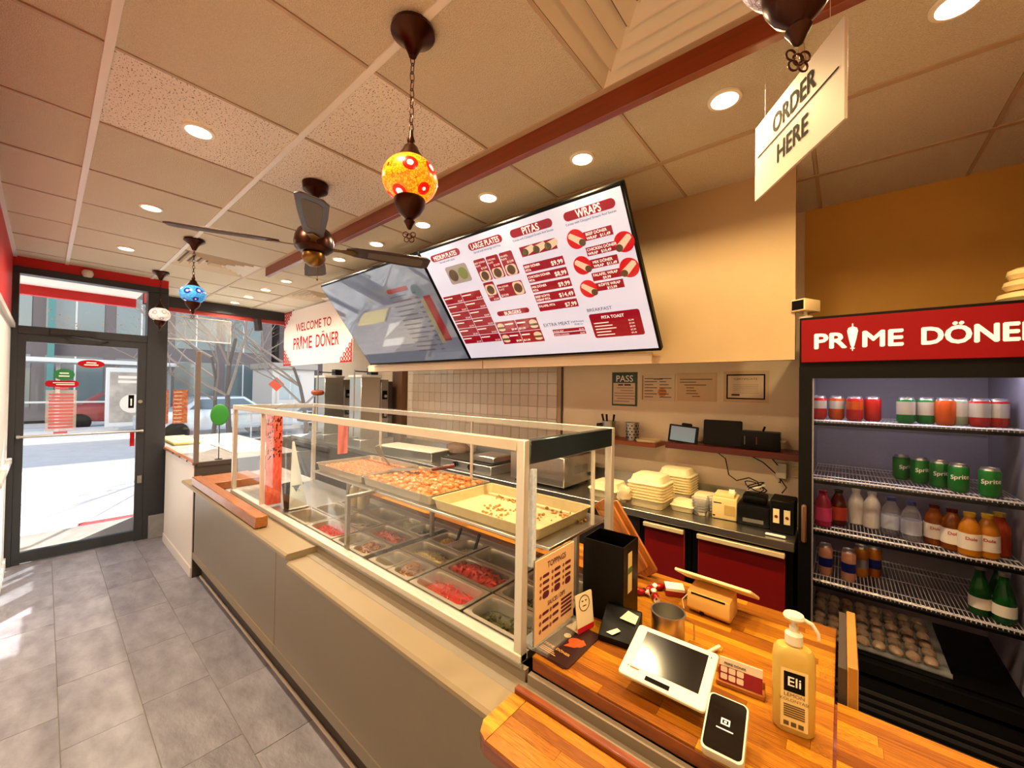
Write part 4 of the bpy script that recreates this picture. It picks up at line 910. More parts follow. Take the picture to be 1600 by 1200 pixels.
mp('C', 3, 'small steel pan of white slaw in the back row', 'slaw', 'shredded white slaw in the back row before the cross divider', 0, .8)
mp('C', 3, 'small steel pan of green pickles in the back row', 'greens', 'green pickles with black tongs in the back row', 1, .6)
mp('D', 3, 'small steel pan of yellow peppers in the back row', 'corn', 'yellow peppers with a black tong handle', 0, .75)
mp('D', 3, 'small steel pan of white shreds in the back row', 'slaw', 'white shreds with black tongs after the yellow peppers', 1, .5)
mp('E', 3, 'deep empty steel pan in the back row near the corner post')
mp('F', 3, 'steel pan with pale slaw in the back row behind the corner post', 'slaw', 'pale slaw in the back pan behind the corner post', fill=.4)
for x, y, l in ((-1.83, 1.46, 'black tong handle in the green pickles'), (-1.59, 1.45, 'black tong handle in the yellow peppers'), (-1.45, 1.45, 'black tong handle in the white shreds')):
    o = thing('serving_tongs', l, 'tongs', (x, y, ZP-.05)); MB().obox((0, .01, .06), (.018, .012, .10), Matrix.Rotation(R(-25), 3, 'X')).build('grip', blackpl, o, bevel=.004); MB().cyl((0, 0, -.02), (0, .01, .03), .004, n=8).build('arm', steel, o)
me_b = None
for k, (x, y) in enumerate(((-2.62, 1.42), (-2.56, 1.38), (-2.50, 1.43), (-2.45, 1.38))):
    o = thing('squeeze_bottle', '%s cream squeeze bottle from the window end among the food pans' % ORD[k], 'bottle', (x, y, ZP+.002), 0, 'cream squeeze bottles')
    MB().lathe([(0, 0), (.027, 0), (.029, .008), (.029, .10), (.022, .118), (0, .118)], n=18).build('body', mat('cream plastic', '#e9d9ae', .4), o); MB().lathe([(.023, .116), (.023, .128), (.012, .134), (.004, .165), (0, .166)], n=14).build('nozzle', mat('cream cap', '#f1e6c8', .4), o)
o = thing('black_bucket', 'black bucket at the window end of the glass case', 'bucket', (-2.83, 1.09, .882))
MB().lathe([(0, 0), (.05, 0), (.062, .15), (.066, .152), (.066, .157), (.058, .157), (.048, .006), (0, .005)], n=22).build('pail', blackpl, o); MB().tube([(.064*math.cos(t), .064*math.sin(t), .14-.06*math.sin(t)) for t in [math.pi*i/12 for i in range(13)]], .002, 5).build('handle', steel, o)
o = thing('reflection_sheet', 'white triangular acrylic divider leaning inside the case', 'divider', (-2.775, 0, 0))  # white glass reflection modelled as a leaning triangular sheet
MB().add([(x, y, z) for x in (-.004, .004) for y, z in ((1.062, 1.33), (1.05, .884), (1.162, .884), (1.072, 1.33))], [(0, 1, 2, 3), (7, 6, 5, 4), (0, 4, 5, 1), (1, 5, 6, 2), (2, 6, 7, 3), (3, 7, 4, 0)]).build('sheet', mat('reflection white', '#e8f0ec', .25), o, smooth=False)
MB().box(-.012, 1.05, .881, .012, 1.17, .89).build('foot', mat('reflection white', '#e8f0ec', .25), o, bevel=.002)

# ================================================================ on the register counter (top at z = .91)
ZC = .9105
# white point-of-sale tablet on a stand
o = thing('pos_tablet', 'white point-of-sale tablet with a black screen on the wooden counter', 'tablet', M=frame((-.450, .990, .962), (.207, .006, 0), (.0, .165, .052)))
MB().prism(MB().rrect(.212, .168, .010, .104, .082), -.010, 0).build('case', whitepl, o, bevel=.002)
flat(MB(), .026, .034, .188, .150, .0006).build('screen', mat('off screen', '#0a0507', .12), o, smooth=False)
flat(MB(), .066, .007, .126, .020, .0006).build('card_slot', ink, o, smooth=False)
mb = MB(); mb.add([(.014, .024, .0008), (.020, .028, .0008), (.016, .030, .0008)], [(0, 1, 2)]); flat(mb, .022, .024, .046, .028, .0008); mb.build('logo', mat('logo orange', '#8a4a1c', .5), o, smooth=False)
disc(MB(), .195, .146, .0018, .0008, 10).build('camera_dot', ink, o, smooth=False)
mb = MB().obox((.104, .10, -.028), (.09, .07, .03), Matrix.Identity(3)); mb.build('stand', blackpl, o, bevel=.006)
# card terminal
o = thing('card_terminal', 'white handheld card terminal with a black glass face', 'terminal', M=frame((-.232, .918, .943), (.088, .006, 0), (.017, .118, .045)))
w_, h_ = .082, .128
MB().prism(MB().rrect(w_, h_, .012, w_/2, h_/2), -.024, 0).build('case', whitepl, o, bevel=.004, seg=2)
pill(MB(), .004, .005, w_-.004, h_-.004, .0006, .010).build('glass_face', mat('terminal glass', '#120d0c', .08), o, smooth=False)
mb = MB(); c_ = (w_*.5, h_*.55)
for a, b_, c2, d in ((-.009, -.007, .009, -.004), (-.009, .004, .009, .007), (-.009, -.007, -.006, .007), (.006, -.007, .009, .007), (-.0025, -.002, .0025, .002)): flat(mb, c_[0]+a, c_[1]+b_, c_[0]+c2, c_[1]+d, .0012)
flat(mb, w_*.3, h_*.41, w_*.7, h_*.43, .0012); mb.build('screen_icon', mat('icon white', '#e8e0d0', .5, emit='#e8e0d0', es=.15), o, smooth=False)
MB().box(.004, .012, -.0245, .078, .11, -.022).build('foot', blackpl, o)
# sanitizer bottle with pump
o = thing('sanitizer_bottle', 'tall yellowish pump bottle with a black label on the wooden counter', 'bottle', (-.086, 1.152, ZC), R(8))
mb = MB(); ring = lambda w2, d2, z: [(a, b_, z) for a, b_ in MB().rrect(w2, d2, d2*.48, n=6)]
mb.loft([ring(.074, .040, 0), ring(.082, .046, .006), ring(.084, .047, .09), ring(.084, .047, .165), ring(.080, .045, .182), ring(.066, .04, .192), ring(.034, .032, .196), ring(.032, .032, .203)])
mb.build('body', mat('cologne bottle', '#d9b85c', .3, trans=.25, coat=.3), o)
MB().lathe([(.016, .200), (.018, .201), (.018, .222), (.012, .226), (.009, .228), (.009, .24), (0, .24)], n=20).build('collar', whitepl, o)
MB().cyl((0, 0, .238), (0, 0, .256), .005, n=12).lathe([(.0, .256), (.020, .257), (.022, .262), (.019, .268), (0, .270)], n=20).build('pump_head', whitepl, o)
MB().tube([(.012, 0, .262), (.034, 0, .254), (.046, 0, .236), (.047, 0, .222)], [.005, .0045, .004, .0035], 10).build('spout', whitepl, o)
lb = MB(); lb.add([(x, -.0242, z) for x, z in ((-.026, .015), (.026, .015), (.026, .15), (-.026, .15))], [(0, 1, 2, 3)]); lb.build('label_sheet', mat('label cream', '#dcc486', .6), o, smooth=False)
lb = MB(); lb.add([(x, -.0246, z) for x, z in ((-.020, .098), (.020, .098), (.020, .143), (-.020, .143))], [(0, 1, 2, 3)]); lb.build('label_block', ink, o, smooth=False)
e = MB(); text_into(e, 'Eli', 0, .012, .030, .0, align='CENTER', bold=.01); q = e.build('lettering', inkw, o, smooth=False); q.matrix_local = frame((0, -.0250, .100), (1, 0, 0), (0, 0, 1))
e = MB(); text_into(e, 'LEMON', 0, .075, .012, 0, align='CENTER'); text_into(e, 'KOLONYASI', 0, .064, .010, 0, align='CENTER')
for k in range(6): flat(e, -.020, .028+.0052*k, .020, .031+.0052*k, 0)
for k in range(3): flat(e, -.020+.014*k, .008, -.010+.014*k, .018, 0)
q = e.build('small_print', mat('label print', '#5a4420', .6), o, smooth=False); q.matrix_local = frame((0, -.0250, .012), (1, 0, 0), (0, 0, 1))
# stack of business cards in a holder
o = thing('card_holder', 'maroon business cards in a clear holder behind the card terminal', 'card holder', (-.205, 1.205, ZC), R(6))
MB().box(-.056, -.012, 0, .056, .026, .012).box(-.056, .020, .012, .056, .026, .03).build('holder', mat('wood holder', '#9a5a24', .4), o, bevel=.002)
Mc = frame((-.05, -.002, .012), (1, 0, 0), (0, .22, 1))
q = MB().box(0, 0, 0, .1, .056, .004).build('card', mat('card cream', '#e6d6c0', .6), o); q.matrix_local = Mc
mb = MB(); flat(mb, .0, .0, .1, .036, .0045)
q = mb.build('card_print', maroon, o, smooth=False); q.matrix_local = Mc
mb = MB()
for i in range(3):
    for j in range(2): pill(mb, .004+.019*i, .004+.017*j, .020+.019*i, .018+.017*j, .0052, .003)
mb.add([(.066, .036, .005), (.074, .046, .005), (.082, .036, .005)], [(0, 1, 2)]); mb.add([(.082, .036, .005), (.091, .05, .005), (.1, .036, .005)], [(0, 1, 2)])
q = mb.build('card_squares', mat('card cream', '#e6d6c0', .6), o, smooth=False); q.matrix_local = Mc
mb = MB(); text_into(mb, 'PRIME DÖNER', .012, .041, .008, .0055, bold=.01); q = mb.build('lettering', ink, o, smooth=False); q.matrix_local = Mc
# stylus
tag(MB().cyl((-.312, 1.285, .9185), (-.285, 1.345, .9225), .0055, .0055, 10).build('stylus_pen', whitepl), 'white pen lying behind the tablet', 'pen')
# steel cup
o = thing('steel_cup', 'open steel cup behind the tablet', 'cup', (-.425, 1.30, ZC))
MB().lathe([(0, 0), (.047, 0), (.05, .004), (.05, .082), (.053, .084), (.053, .087), (.048, .087), (.046, .004), (0, .004)], n=32).build('cup', steel, o)
MB().tube([(.052, .0, .08), (.07, .03, .06), (.066, .05, -.0)], .002, 6).build('handle', steel, o)
# till display seen from behind
o = thing('till_display', 'beige back of a slanted till display standing on the counter', 'display', (-.36, 1.55, ZC), R(-3))
mb = MB(); mb.loft([[(x, -.035, .004), (x, -.05, .02), (x, -.045, .075), (x, .045, .085), (x, .06, .03), (x, .05, .004)] for x in (-.065, .075)]); mb.build('body', mat('beige plastic', '#d8ae62', .45), o, bevel=.006, seg=2)
q = MB().prism(MB().rrect(.25, .15, .008), -.005, .005).build('screen_panel', mat('cream plastic panel', '#ecd8a0', .4), o, (.01, .03, .098), bevel=.002); q.rotation_euler = (R(-28), 0, 0)
MB().box(-.05, -.0475, .068, .06, -.044, .073).build('slot', ink, o); MB().box(-.02, -.05, .008, -.008, -.04, .016).build('cable_notch', ink, o)
MB().tube([(-.07, -.02, .05), (-.085, -.035, .03), (-.075, -.045, .004)], .002, 6).build('cable', whitepl, o)
# toppings board in an acrylic sheet
o = thing('toppings_menu', 'upright toppings and sauces menu card at the end of the case', 'menu', M=frame((-.710, .968, ZC+.012), (0, 1, 0), (0, 0, 1)))
MB().box(0, 0, -.002, .222, .255, .002).build('card', mat('menu card', '#e0b88c', .55), o, bevel=.0006)
MB().box(-.003, -.003, -.004, .225, .258, -.0025).build('acrylic_back', clear, o, smooth=False)
MB().box(-.003, -.012, -.05, .225, -.0, .05).build('foot', clear, o, smooth=False)
texts('lettering', mat('menu maroon', '#5a1430', .6), o, [('TOPPINGS', .115, .218, .026, dict(align='CENTER', w=.105)), ('SAUCES / DIPS', .115, .098, .02, dict(align='CENTER', w=.10))], .0026, bold=.012)
mb = MB(); m2 = MB(); rg = random.Random(2)
for j, v in enumerate((.192, .172, .152, .132)):
    for i in range(3): pill(mb, .036+.064*i, v-(.006 if j == 3 else 0), .072+.064*i, v+.010+(.006 if j == 3 else 0), .0026); disc(m2, .026+.064*i, v+.004, .006, .0026, 10)
for j, v in enumerate((.076, .052, .028)):
    for i in range(2): pill(mb, .036+.056*i, v, .072+.056*i, v+.010, .0026); disc(m2, .026+.056*i, v+.004, .007, .0026, 10)
for k in range(5): flat(mb, .142, .028+.013*k, .208, .036+.013*k, .0026)
split_parts(mb, 'item_tag', mat('menu maroon', '#5a1430', .6), o); split_parts(m2, 'item_picture', mat('menu picture', '#8a4a2c', .6), o)
# small contactless card sign
o = thing('contactless_sign', 'small cream sign with a round face symbol on a folded stand', 'sign', M=frame((-.648, 1.118, ZC+.004), (.22, 1, 0), (-.12, 0, 1)))
MB().prism(MB().rrect(.078, .118, .005, .039, .059), -.0012, .0012).build('card', mat('sign cream', '#e9d9b8', .5), o)
mb = MB(); mb.tube([(.039+.024*math.cos(2*math.pi*k/24), .086+.024*math.sin(2*math.pi*k/24), .0018) for k in range(24)], .0011, 4, True); flat(mb, .027, .091, .035, .095, .0018); flat(mb, .043, .091, .051, .095, .0018); flat(mb, .030, .076, .048, .079, .0018); mb.build('print', ink, o, smooth=False)
flat(MB(), .0, .0, .078, .016, .0016).build('red_strip', red, o, smooth=False)
q = MB().box(0, 0, 0, .075, .05, .0016).build('stand', mat('sign cream', '#e9d9b8', .5), o); q.rotation_euler = (R(-85), 0, 0); q.location = (0, .003, -.001)
# flyers
flym = mat('flyer dark', '#2a0a10', .35)
o = thing('flyer_stack', 'stack of dark glossy döner flyers on the counter corner', 'flyers', (-.652, 1.062, ZC), R(-4))
for k in range(3): MB().box(-.058, -.10, .0012*k, .058, .10, .0012*k+.001).build('flyer', flym, o, loc=(.002*k, .002*k, 0), rot=(0, 0, R(2*k)))
mb = MB(); disc(mb, -.02, .03, .012, .0042, 16); mb.build('flyer_badge', mat('flyer cream', '#e8d8b0', .5), o, smooth=False)
mb = MB(); disc(mb, .02, .02, .026, .004, 18, .02); mb.add([(.0, -.02, .0042), (.03, -.005, .0042), (.05, .03, .0042), (.03, .045, .0042), (.01, .02, .0042)], [(0, 1, 2, 3, 4)]); mb.build('flyer_photo', mat('flyer orange', '#c8501c', .4), o, smooth=False)
mb = MB(); text_into(mb, 'PRIME  DÖNER', 0, 0, .014, 0, align='CENTER', bold=.01)
for k in range(3): flat(mb, -.045, -.012-.007*k, .0+.008*k, -.009-.007*k, 0)
q = mb.build('lettering', mat('flyer print', '#d8a060', .5), o, smooth=False); q.location = (-.004, -.052, .0046); q.rotation_euler = (0, 0, R(0))
o = thing('black_organizer', 'tall black organizer box standing at the end of the glass case', 'box', (-.632, 1.315, ZC), R(2))
MB().box(-.075, -.065, 0, .075, -.061, .265).box(-.075, .061, 0, .075, .065, .265).box(-.075, -.061, 0, -.071, .061, .265).box(.071, -.061, 0, .075, .061, .265).box(-.071, -.061, 0, .071, .061, .004).build('body', blackpl, o)
MB().box(.0755, -.03, .10, .0765, .005, .235).build('side_label', mat('label cream', '#dcc486', .6), o); MB().box(.0766, -.03, .165, .0772, .005, .185).build('label_band', mat('label green', '#4a6a28', .6), o)
o = thing('black_dispenser', 'low black dispenser with white napkin edges in front of the organizer', 'dispenser', (-.545, 1.205, ZC), R(10))
MB().loft([[(x, -.055, 0), (x, -.055, .02), (x, .04, .075), (x, .055, .07), (x, .055, 0)] for x in (-.055, .06)]).build('body', blackpl, o, bevel=.006, seg=2)
for vs in ([(-.03, -.048, .0275), (-.01, -.052, .026), (.012, -.035, .036), (.0, -.030, .039)], [(.0, .0, .056), (.05, -.005, .053), (.055, .02, .067), (.02, .028, .072)]): MB().add(vs, [(0, 1, 2, 3)]).build('napkin_edge', mat('napkin', '#f0e2c0', .7), o, (0, 0, .003), smooth=False)
for k, (x, y, rz, l) in enumerate(((-.60, 1.50, 20, 'red wrapped sweet at the back of the counter, nearest the organizer'), (-.575, 1.545, 75, 'red wrapped sweet between two others at the back of the counter'), (-.54, 1.505, 120, 'red wrapped sweet next to the steel cup'), (-.555, 1.59, 50, 'red wrapped sweet nearest the counter back edge'))):
    o = thing('wrapped_sweet', l, 'sweet', (x, y, ZC), R(rz), 'red wrapped sweets')
    MB().sphere((0, 0, .013), (.024, .014, .013), 12, 8).build('sweet', mat('red foil', '#a01414', .2, .4), o)
    for s_ in (-1, 1): MB().cyl((s_*.020, 0, .013), (s_*.036, 0, .016), .003, .012, 10, False).build('twist', mat('white foil', '#f0e4d0', .3), o)
o = thing('fork_box', 'small red carton with white edges behind the cup', 'carton', (-.50, 1.60, ZC), R(25))
MB().box(-.035, -.028, 0, .035, .028, .03).build('carton', mat('carton red', '#8a1a10', .5), o, bevel=.002); MB().box(-.034, -.0285, .021, .034, .0285, .031).build('white_edge', mat('white foil', '#f0e4d0', .3), o)
# wooden boards leaning behind the case end
for k, (c_, l) in enumerate((((-.752, 1.655, 1.062), 'front long wooden board leaning behind the black organizer'), ((-.725, 1.69, 1.045), 'rear long wooden board leaning behind the black organizer'))):
    o = thing('wooden_board', l, 'board', M=frame(c_, (.79, .12, .61), (-.61, .10, .79)), group='leaning wooden boards')
    MB().prism(MB().rrect(.085, .33, .012), -.008, .008).build('plank', mat('board plank', '#b9722c', .35, noise=(9, .8), stretch=(9, 1, 9), col2='#6a2a0c'), o, bevel=.003)
o = thing('paper_bag', 'crumpled clear bag on the back counter edge beside the foam stack', 'bag', (-1.10, 2.48, .965)); random.seed(5)
MB().sphere((0, 0, .055), (.055, .035, .055), 12, 9, .18).build('bag', mat('waxed paper', '#e6cfa0', .35, trans=.2), o)

# ================================================================ back counter (top z = .95) and its things
ZB = .952
o = thing('back_counter', 'stainless steel back counter over red doored fridges', 'counter', (0, 0, 0))
MB().box(-6.4, 2.42, .905, -.18, 3.08, .95).build('worktop', steel, o, bevel=.003)
MB().box(-6.4, 3.068, .95, -.18, 3.08, 1.04).build('upstand', steel, o)
MB().box(-6.4, 2.47, 0, -.99, 3.08, .905).build('carcass', mat('black carcass', '#140d0a', .5), o)
def redfridge(x0, x1, lab):
    o = thing('counter_fridge', lab, 'fridge', (x0, 2.45, 0), 0, 'red under-counter fridges'); w = x1-x0
    MB().box(0, .02, .06, w, .62, .90).build('cabinet', blackpl, o)
    MB().box(.035, 0, .10, w-.03, .02, .875).build('door', mat('red door', '#640608', .35, coat=.2), o, bevel=.004)
    MB().box(.035, -.032, .862, w-.03, .0, .888).build('handle', mat('pale handle', '#d8c39a', .35, .3), o, bevel=.003)
    MB().box(.0, .05, .0, w, .5, .06).build('plinth', blackpl, o)
redfridge(-.985, -.68, 'narrow red doored under-counter fridge next to the case end'); redfridge(-.672, -.19, 'wide red doored under-counter fridge next to the drinks fridge')
foam = mat('foam cream', '#ecdcae', .55, bump=(80, .1))
def clam(x, y, z, s, lab, layers=1, rz=0, grp='foam takeaway boxes'):
    o = thing('foam_box', lab, 'takeaway box', (x, y, z), rz, grp); rr = lambda w, h, zz, r: [(a, b_, zz) for a, b_ in MB().rrect(w, h, r, n=4)]
    for k in range(layers):
        zz = k*.018*s; MB().loft([rr(.20*s, .20*s, zz, .03*s), rr(.225*s, .225*s, zz+.05*s, .035*s), rr(.235*s, .235*s, zz+.052*s, .035*s)]).build('base', foam, o)
    zz = (layers-1)*.018*s
    MB().loft([rr(.235*s, .235*s, zz+.053*s, .035*s), rr(.232*s, .232*s, zz+.058*s, .035*s), rr(.205*s, .205*s, zz+.062*s, .035*s), rr(.175*s, .175*s, zz+.10*s, .03*s), rr(.15*s, .15*s, zz+.103*s, .03*s)]).build('lid', foam, o)
    mb = MB()
    for i in range(9):
        for sx_, sy_ in ((1, 0), (-1, 0), (0, 1), (0, -1)):
            t_ = (-.072+.018*i)*s; a = .098*s; b_ = .086*s
            p0 = (sx_*a+(t_ if sx_ == 0 else 0), sy_*a+(t_ if sy_ == 0 else 0), zz+.064*s); p1 = (sx_*b_+(t_ if sx_ == 0 else 0)*.85, sy_*b_+(t_ if sy_ == 0 else 0)*.85, zz+.099*s); mb.cyl(p0, p1, .004*s, .003*s, 5)
    mb.build('lid_ribs', foam, o)
    return o
clam(-1.28, 2.62, ZB, 1.0, 'flat cream foam box seen through the case end glass')
clam(-.97, 2.60, ZB, 1.05, 'tall stack of cream foam boxes on the back counter', 6)
clam(-.90, 2.93, ZB, 1.0, 'second stack of cream foam boxes against the wall', 7)
clam(-.765, 2.63, ZB, .62, 'small cream foam box beside the tall stack'); clam(-.70, 2.86, ZB, .62, 'small cream foam box behind the other small one', 2)
for k, (x, y) in enumerate(((-.665, 2.60), (-.60, 2.68))):
    o = thing('clear_cup_stack', ('front' if k == 0 else 'rear')+' stack of clear plastic tubs beside the white printer', 'tubs', (x, y, ZB), 0, 'clear plastic tubs')
    for j in range(5): MB().lathe([(0, .002+.016*j), (.036, .002+.016*j), (.043, .03+.016*j), (.046, .031+.016*j), (.046, .033+.016*j)], n=20).build('tub', clear, o)
o = thing('receipt_printer', 'cream receipt printer on the back counter', 'printer', (-.54, 2.66, ZB), R(4))
MB().box(-.06, -.075, 0, .07, .085, .125).build('case', mat('printer cream', '#e2c88a', .45), o, bevel=.008, seg=2); MB().box(-.05, -.06, .125, .055, .06, .145).build('lid', mat('printer cream', '#e2c88a', .45), o, bevel=.008, seg=2)
MB().box(.005, -.077, .03, .060, -.074, .085).build('paper_door', mat('printer recess', '#b99a58', .5), o); MB().box(-.055, -.0765, .015, -.043, -.0745, .022).box(-.052, -.0765, .092, -.01, -.0745, .097).build('logo', ink, o); MB().box(.02, .0, .145, .05, .006, .165).build('paper_slip', paper, o)
o = thing('black_label_printer', 'black label printer with a curl of cables on top', 'printer', (-.385, 2.66, ZB), R(2))
MB().box(-.08, -.09, 0, .08, .10, .115).build('case', blackpl, o, bevel=.012, seg=2); MB().box(-.05, -.093, .02, .05, -.089, .04).build('slot', mat('grey plastic', '#6a6460', .4), o); MB().box(-.06, -.05, .115, .06, .08, .16).build('upper_case', blackpl, o, bevel=.015, seg=2)
o = thing('cable_coil', 'coil of black cables on the black label printer', 'cables', (-.385, 2.67, ZB+.155)); rg = random.Random(8)
for k in range(4):
    r_ = rg.uniform(.035, .055); a0 = rg.uniform(0, 6); MB().tube([(r_*math.cos(t+a0)+rg.uniform(-.004, .004), r_*.7*math.sin(t+a0), .028+.022*math.sin(t+k)+.010*k) for t in [2*math.pi*i/16 for i in range(16)]], .003, 6, True).build('loop', blackpl if k != 1 else whitepl, o)
o = thing('power_box', 'dark power box with two cream sockets on the back counter', 'socket box', (-.245, 2.60, ZB), 0)
MB().box(-.055, -.05, 0, .055, .12, .17).build('case', blackpl, o, bevel=.004)
for x in (-.026, .022): s_ = MB().box(x-.014, -.053, .05, x+.014, -.050, .125).build('socket', mat('socket cream', '#e6d2a0', .5), o); MB().cyl((x, -.0545, .085), (x, -.0525, .085), .008, n=14).build('red_dot', mat('socket red', '#6a1410', .5), s_)
tag(MB().box(-.31, 2.46, ZB, -.22, 2.475, ZB+.012).build('label_roll', paper, bevel=.003), 'strip of white labels on the counter front edge', 'labels')
o = thing('wall_plug', 'cream power adapter plugged in above the back counter', 'plug', (-.30, 3.098, 1.20))
MB().box(-.03, -.045, -.05, .03, 0, .05).build('adapter', whitepl, o, bevel=.004); MB().box(.06, -.03, -.03, .13, 0, .03).build('adapter', mat('socket cream', '#e6d2a0', .5), o, bevel=.004)
for k, (pts, l) in enumerate((([(-.66, 2.98, 1.29), (-.62, 3.05, 1.24), (-.60, 3.06, 1.13), (-.55, 3.05, 1.10), (-.47, 3.0, 1.14), (-.40, 2.85, 1.15), (-.37, 2.75, 1.13)], 'dark cable drooping from the shelf to the cable coil'), ([(-.47, 3.0, 1.29), (-.40, 3.07, 1.24), (-.32, 3.06, 1.17), (-.27, 3.05, 1.10), (-.265, 2.75, 1.125)], 'dark cable crossing from the shelf to the power box'), ([(-.35, 3.0, 1.29), (-.31, 3.07, 1.22), (-.305, 3.07, 1.12), (-.31, 3.04, 1.13)], 'dark cable dropping from the shelf end to the plug'))):
    tag(MB().tube([Vector(p) for p in pts], .0035, 6).build('hanging_cable', blackpl), l, 'cable', 'cables below the wall shelf')
# wall shelves
shw = mat('dark red shelf wood', '#6a1810', .4, noise=(6, .5), stretch=(.6, 6, 6))
tag(MB().box(-.975, 2.88, 1.295, -.182, YB, 1.338).build('wall_shelf', shw, bevel=.003), 'long dark red wall shelf next to the drinks fridge', 'shelf')
tag(MB().box(-1.75, 2.88, 1.285, -1.045, YB, 1.315).build('wall_shelf', mat('warm shelf wood', '#9a4a1c', .4, noise=(6, .5), stretch=(.6, 6, 6)), bevel=.003), 'short brown wall shelf beyond the glass case', 'shelf')
o = thing('order_tablet', 'small tablet with a lit grey blue screen leaning on the shelf', 'tablet', M=frame((-.965, 2.90, 1.345), (1, .12, -.08), (0, .18, 1)))
MB().prism(MB().rrect(.195, .125, .008, .0975, .0625), -.008, 0).build('case', blackpl, o, bevel=.002); flat(MB(), .014, .012, .176, .113, .0006).build('screen', scr('tablet screen', '#7c94a4', .16), o, smooth=False); MB().prism(MB().rrect(.07, .03, .01, .115, .128), -.009, -.002).build('clip', blackpl, o)
o = thing('black_monitor', 'black monitor seen from its back on the wall shelf', 'monitor', M=frame((-.735, 2.93, 1.342), (1, .05, 0), (.02, .12, 1)))
MB().prism(MB().rrect(.232, .17, .010, .116, .085), -.02, 0).build('shell', blackpl, o, bevel=.003); MB().box(.06, -.003, -.06, .17, .01, 0).build('foot', blackpl, o)
o = thing('router_box', 'flat black box with small lights at the shelf end', 'router', (-.40, 2.955, 1.338), R(2))
MB().box(-.105, -.05, 0, .105, .06, .115).build('case', blackpl, o, bevel=.006, seg=2); MB().box(-.085, -.052, .03, -.08, -.05, .085).build('light_strip', mat('grey plastic', '#6a6460', .4), o); MB().box(-.02, -.052, .035, -.015, -.05, .08).build('red_light', mat('router red', '#7a2018', .4), o); MB().cyl((.01, .03, .115), (.02, .03, .145), .006, n=8).build('antenna', blackpl, o); MB().box(.105, .0, .055, .13, .01, .065).build('cable_plug', whitepl, o)
o = thing('cutlery_cup', 'perforated steel cutlery cup on the short wall shelf', 'cup', (-1.262, 2.98, 1.315))
MB().lathe([(0, 0), (.045, 0), (.05, .13), (.054, .132), (.054, .137), (.046, .137), (.04, .006), (0, .006)], n=24).build('cup', steeld, o)
for j in range(5):
    for i in range(10): a = 2*math.pi*i/10+R(18)*(j % 2); MB().cyl((.0462*math.cos(a), .0462*math.sin(a), .022+.023*j), (.0502*math.cos(a), .0502*math.sin(a), .022+.023*j), .0055, n=8).build('hole', ink, o) if -2.8 < a-2*math.pi*(a > math.pi) < .6 else None
o = thing('utensil_cup', 'steel cup of dark utensils behind the glass case top', 'cup', (-1.46, 2.98, 1.315))
MB().lathe([(0, 0), (.045, 0), (.055, .13), (.06, .132), (.06, .137), (.05, .137), (.042, .006), (0, .006)], n=24).build('cup', steeld, o)
for x, y, t_ in ((-.02, 0, -.3), (.015, .01, .15), (-.005, -.01, -.1)): MB().cyl((x, y, .01), (x+t_*.15, y, .19), .006, .009, 8).build('utensil', blackpl, o)
tag(MB().box(-1.55, 2.93, 1.316, -1.53, 3.05, 1.43).build('black_phone', blackpl, bevel=.004), 'small black handset standing by the utensil cup', 'phone')
o = thing('foam_tray', 'cream foam tray lying at the end of the short wall shelf', 'tray', (-1.13, 2.97, 1.316), R(4)); rr = lambda w, h, zz: [(a, b_, zz) for a, b_ in MB().rrect(w, h, .02)]
MB().loft([rr(.15, .12, 0), rr(.165, .135, .018), rr(.155, .125, .019), rr(.14, .11, .012)]).build('tray', foam, o)
# notices on the wall
def notice(x0, x1, z0, z1, lab, m):
    o = thing('wall_notice', lab, 'notice', M=frame((x0, YB-.004, z0), (1, 0, 0), (0, 0, 1)), group='framed notices on the back wall'); MB().box(0, 0, -.003, x1-x0, z1-z0, .001).build('sheet', m, o); return o, x1-x0, z1-z0
pg = mat('pass green', '#2c4432', .5); pcream = mat('notice cream', '#e4cdb0', .6); ptext = mat('notice ink', '#4a3024', .6)
o, w_, h_ = notice(-1.495, -1.275, 1.574, 1.853, 'green bordered pass notice, leftmost on the back wall', pg)
flat(MB(), .012, .014, w_-.018, h_*.68, .0016).build('white_field', pcream, o, smooth=False)
texts('lettering', inkw, o, [('PASS', w_/2, h_*.72, .075, dict(align='CENTER', w=.145))], .0022, bold=.01)
mb = MB(); flat(mb, w_*.25, h_*.60, w_*.45, h_*.65, .0024); flat(mb, w_*.5, h_*.60, w_*.75, h_*.65, .0024)
for k, (a, b_) in enumerate(((.2, .85), (.35, .85), (.1, .9), (.1, .92), (.2, .9), (.1, .7))): flat(mb, w_*a, h_*(.53-.08*k), w_*b_, h_*(.545-.08*k), .0024)
mb.build('small_print', ptext, o, smooth=False)
o, w_, h_ = notice(-1.245, -.98, 1.622, 1.834, 'cream licence notice with an orange crest, second on the back wall', pcream)
mb = MB(); flat(mb, .012, .01, .018, h_-.01, .0016); flat(mb, w_*.38, h_*.80, w_*.66, h_*.84, .0016)
for k in range(7): flat(mb, .03, .03+.024*k, .03+.07+.03*(k % 2), .036+.024*k, .0016); flat(mb, .15, .03+.024*k, .24-.02*(k % 3), .036+.024*k, .0016)
mb.build('lettering', ptext, o, smooth=False); disc(MB(), .17, .07, .034, .0013).build('crest', mat('crest orange', '#d68a58', .6), o, smooth=False)
o, w_, h_ = notice(-.965, -.69, 1.63, 1.84, 'plain cream typed notice, third on the back wall', mat('notice tan', '#dcbd96', .6))
mb = MB()
for k, (a, b_) in enumerate(((.08, .9), (.08, .5), (.2, .75), (.25, .45), (.25, .5), (.25, .55), (.4, .6))): flat(mb, w_*a, h_*(.76-.1*k), w_*b_, h_*(.785-.1*k), .0016)
split_parts(mb, 'text_line', ptext, o)
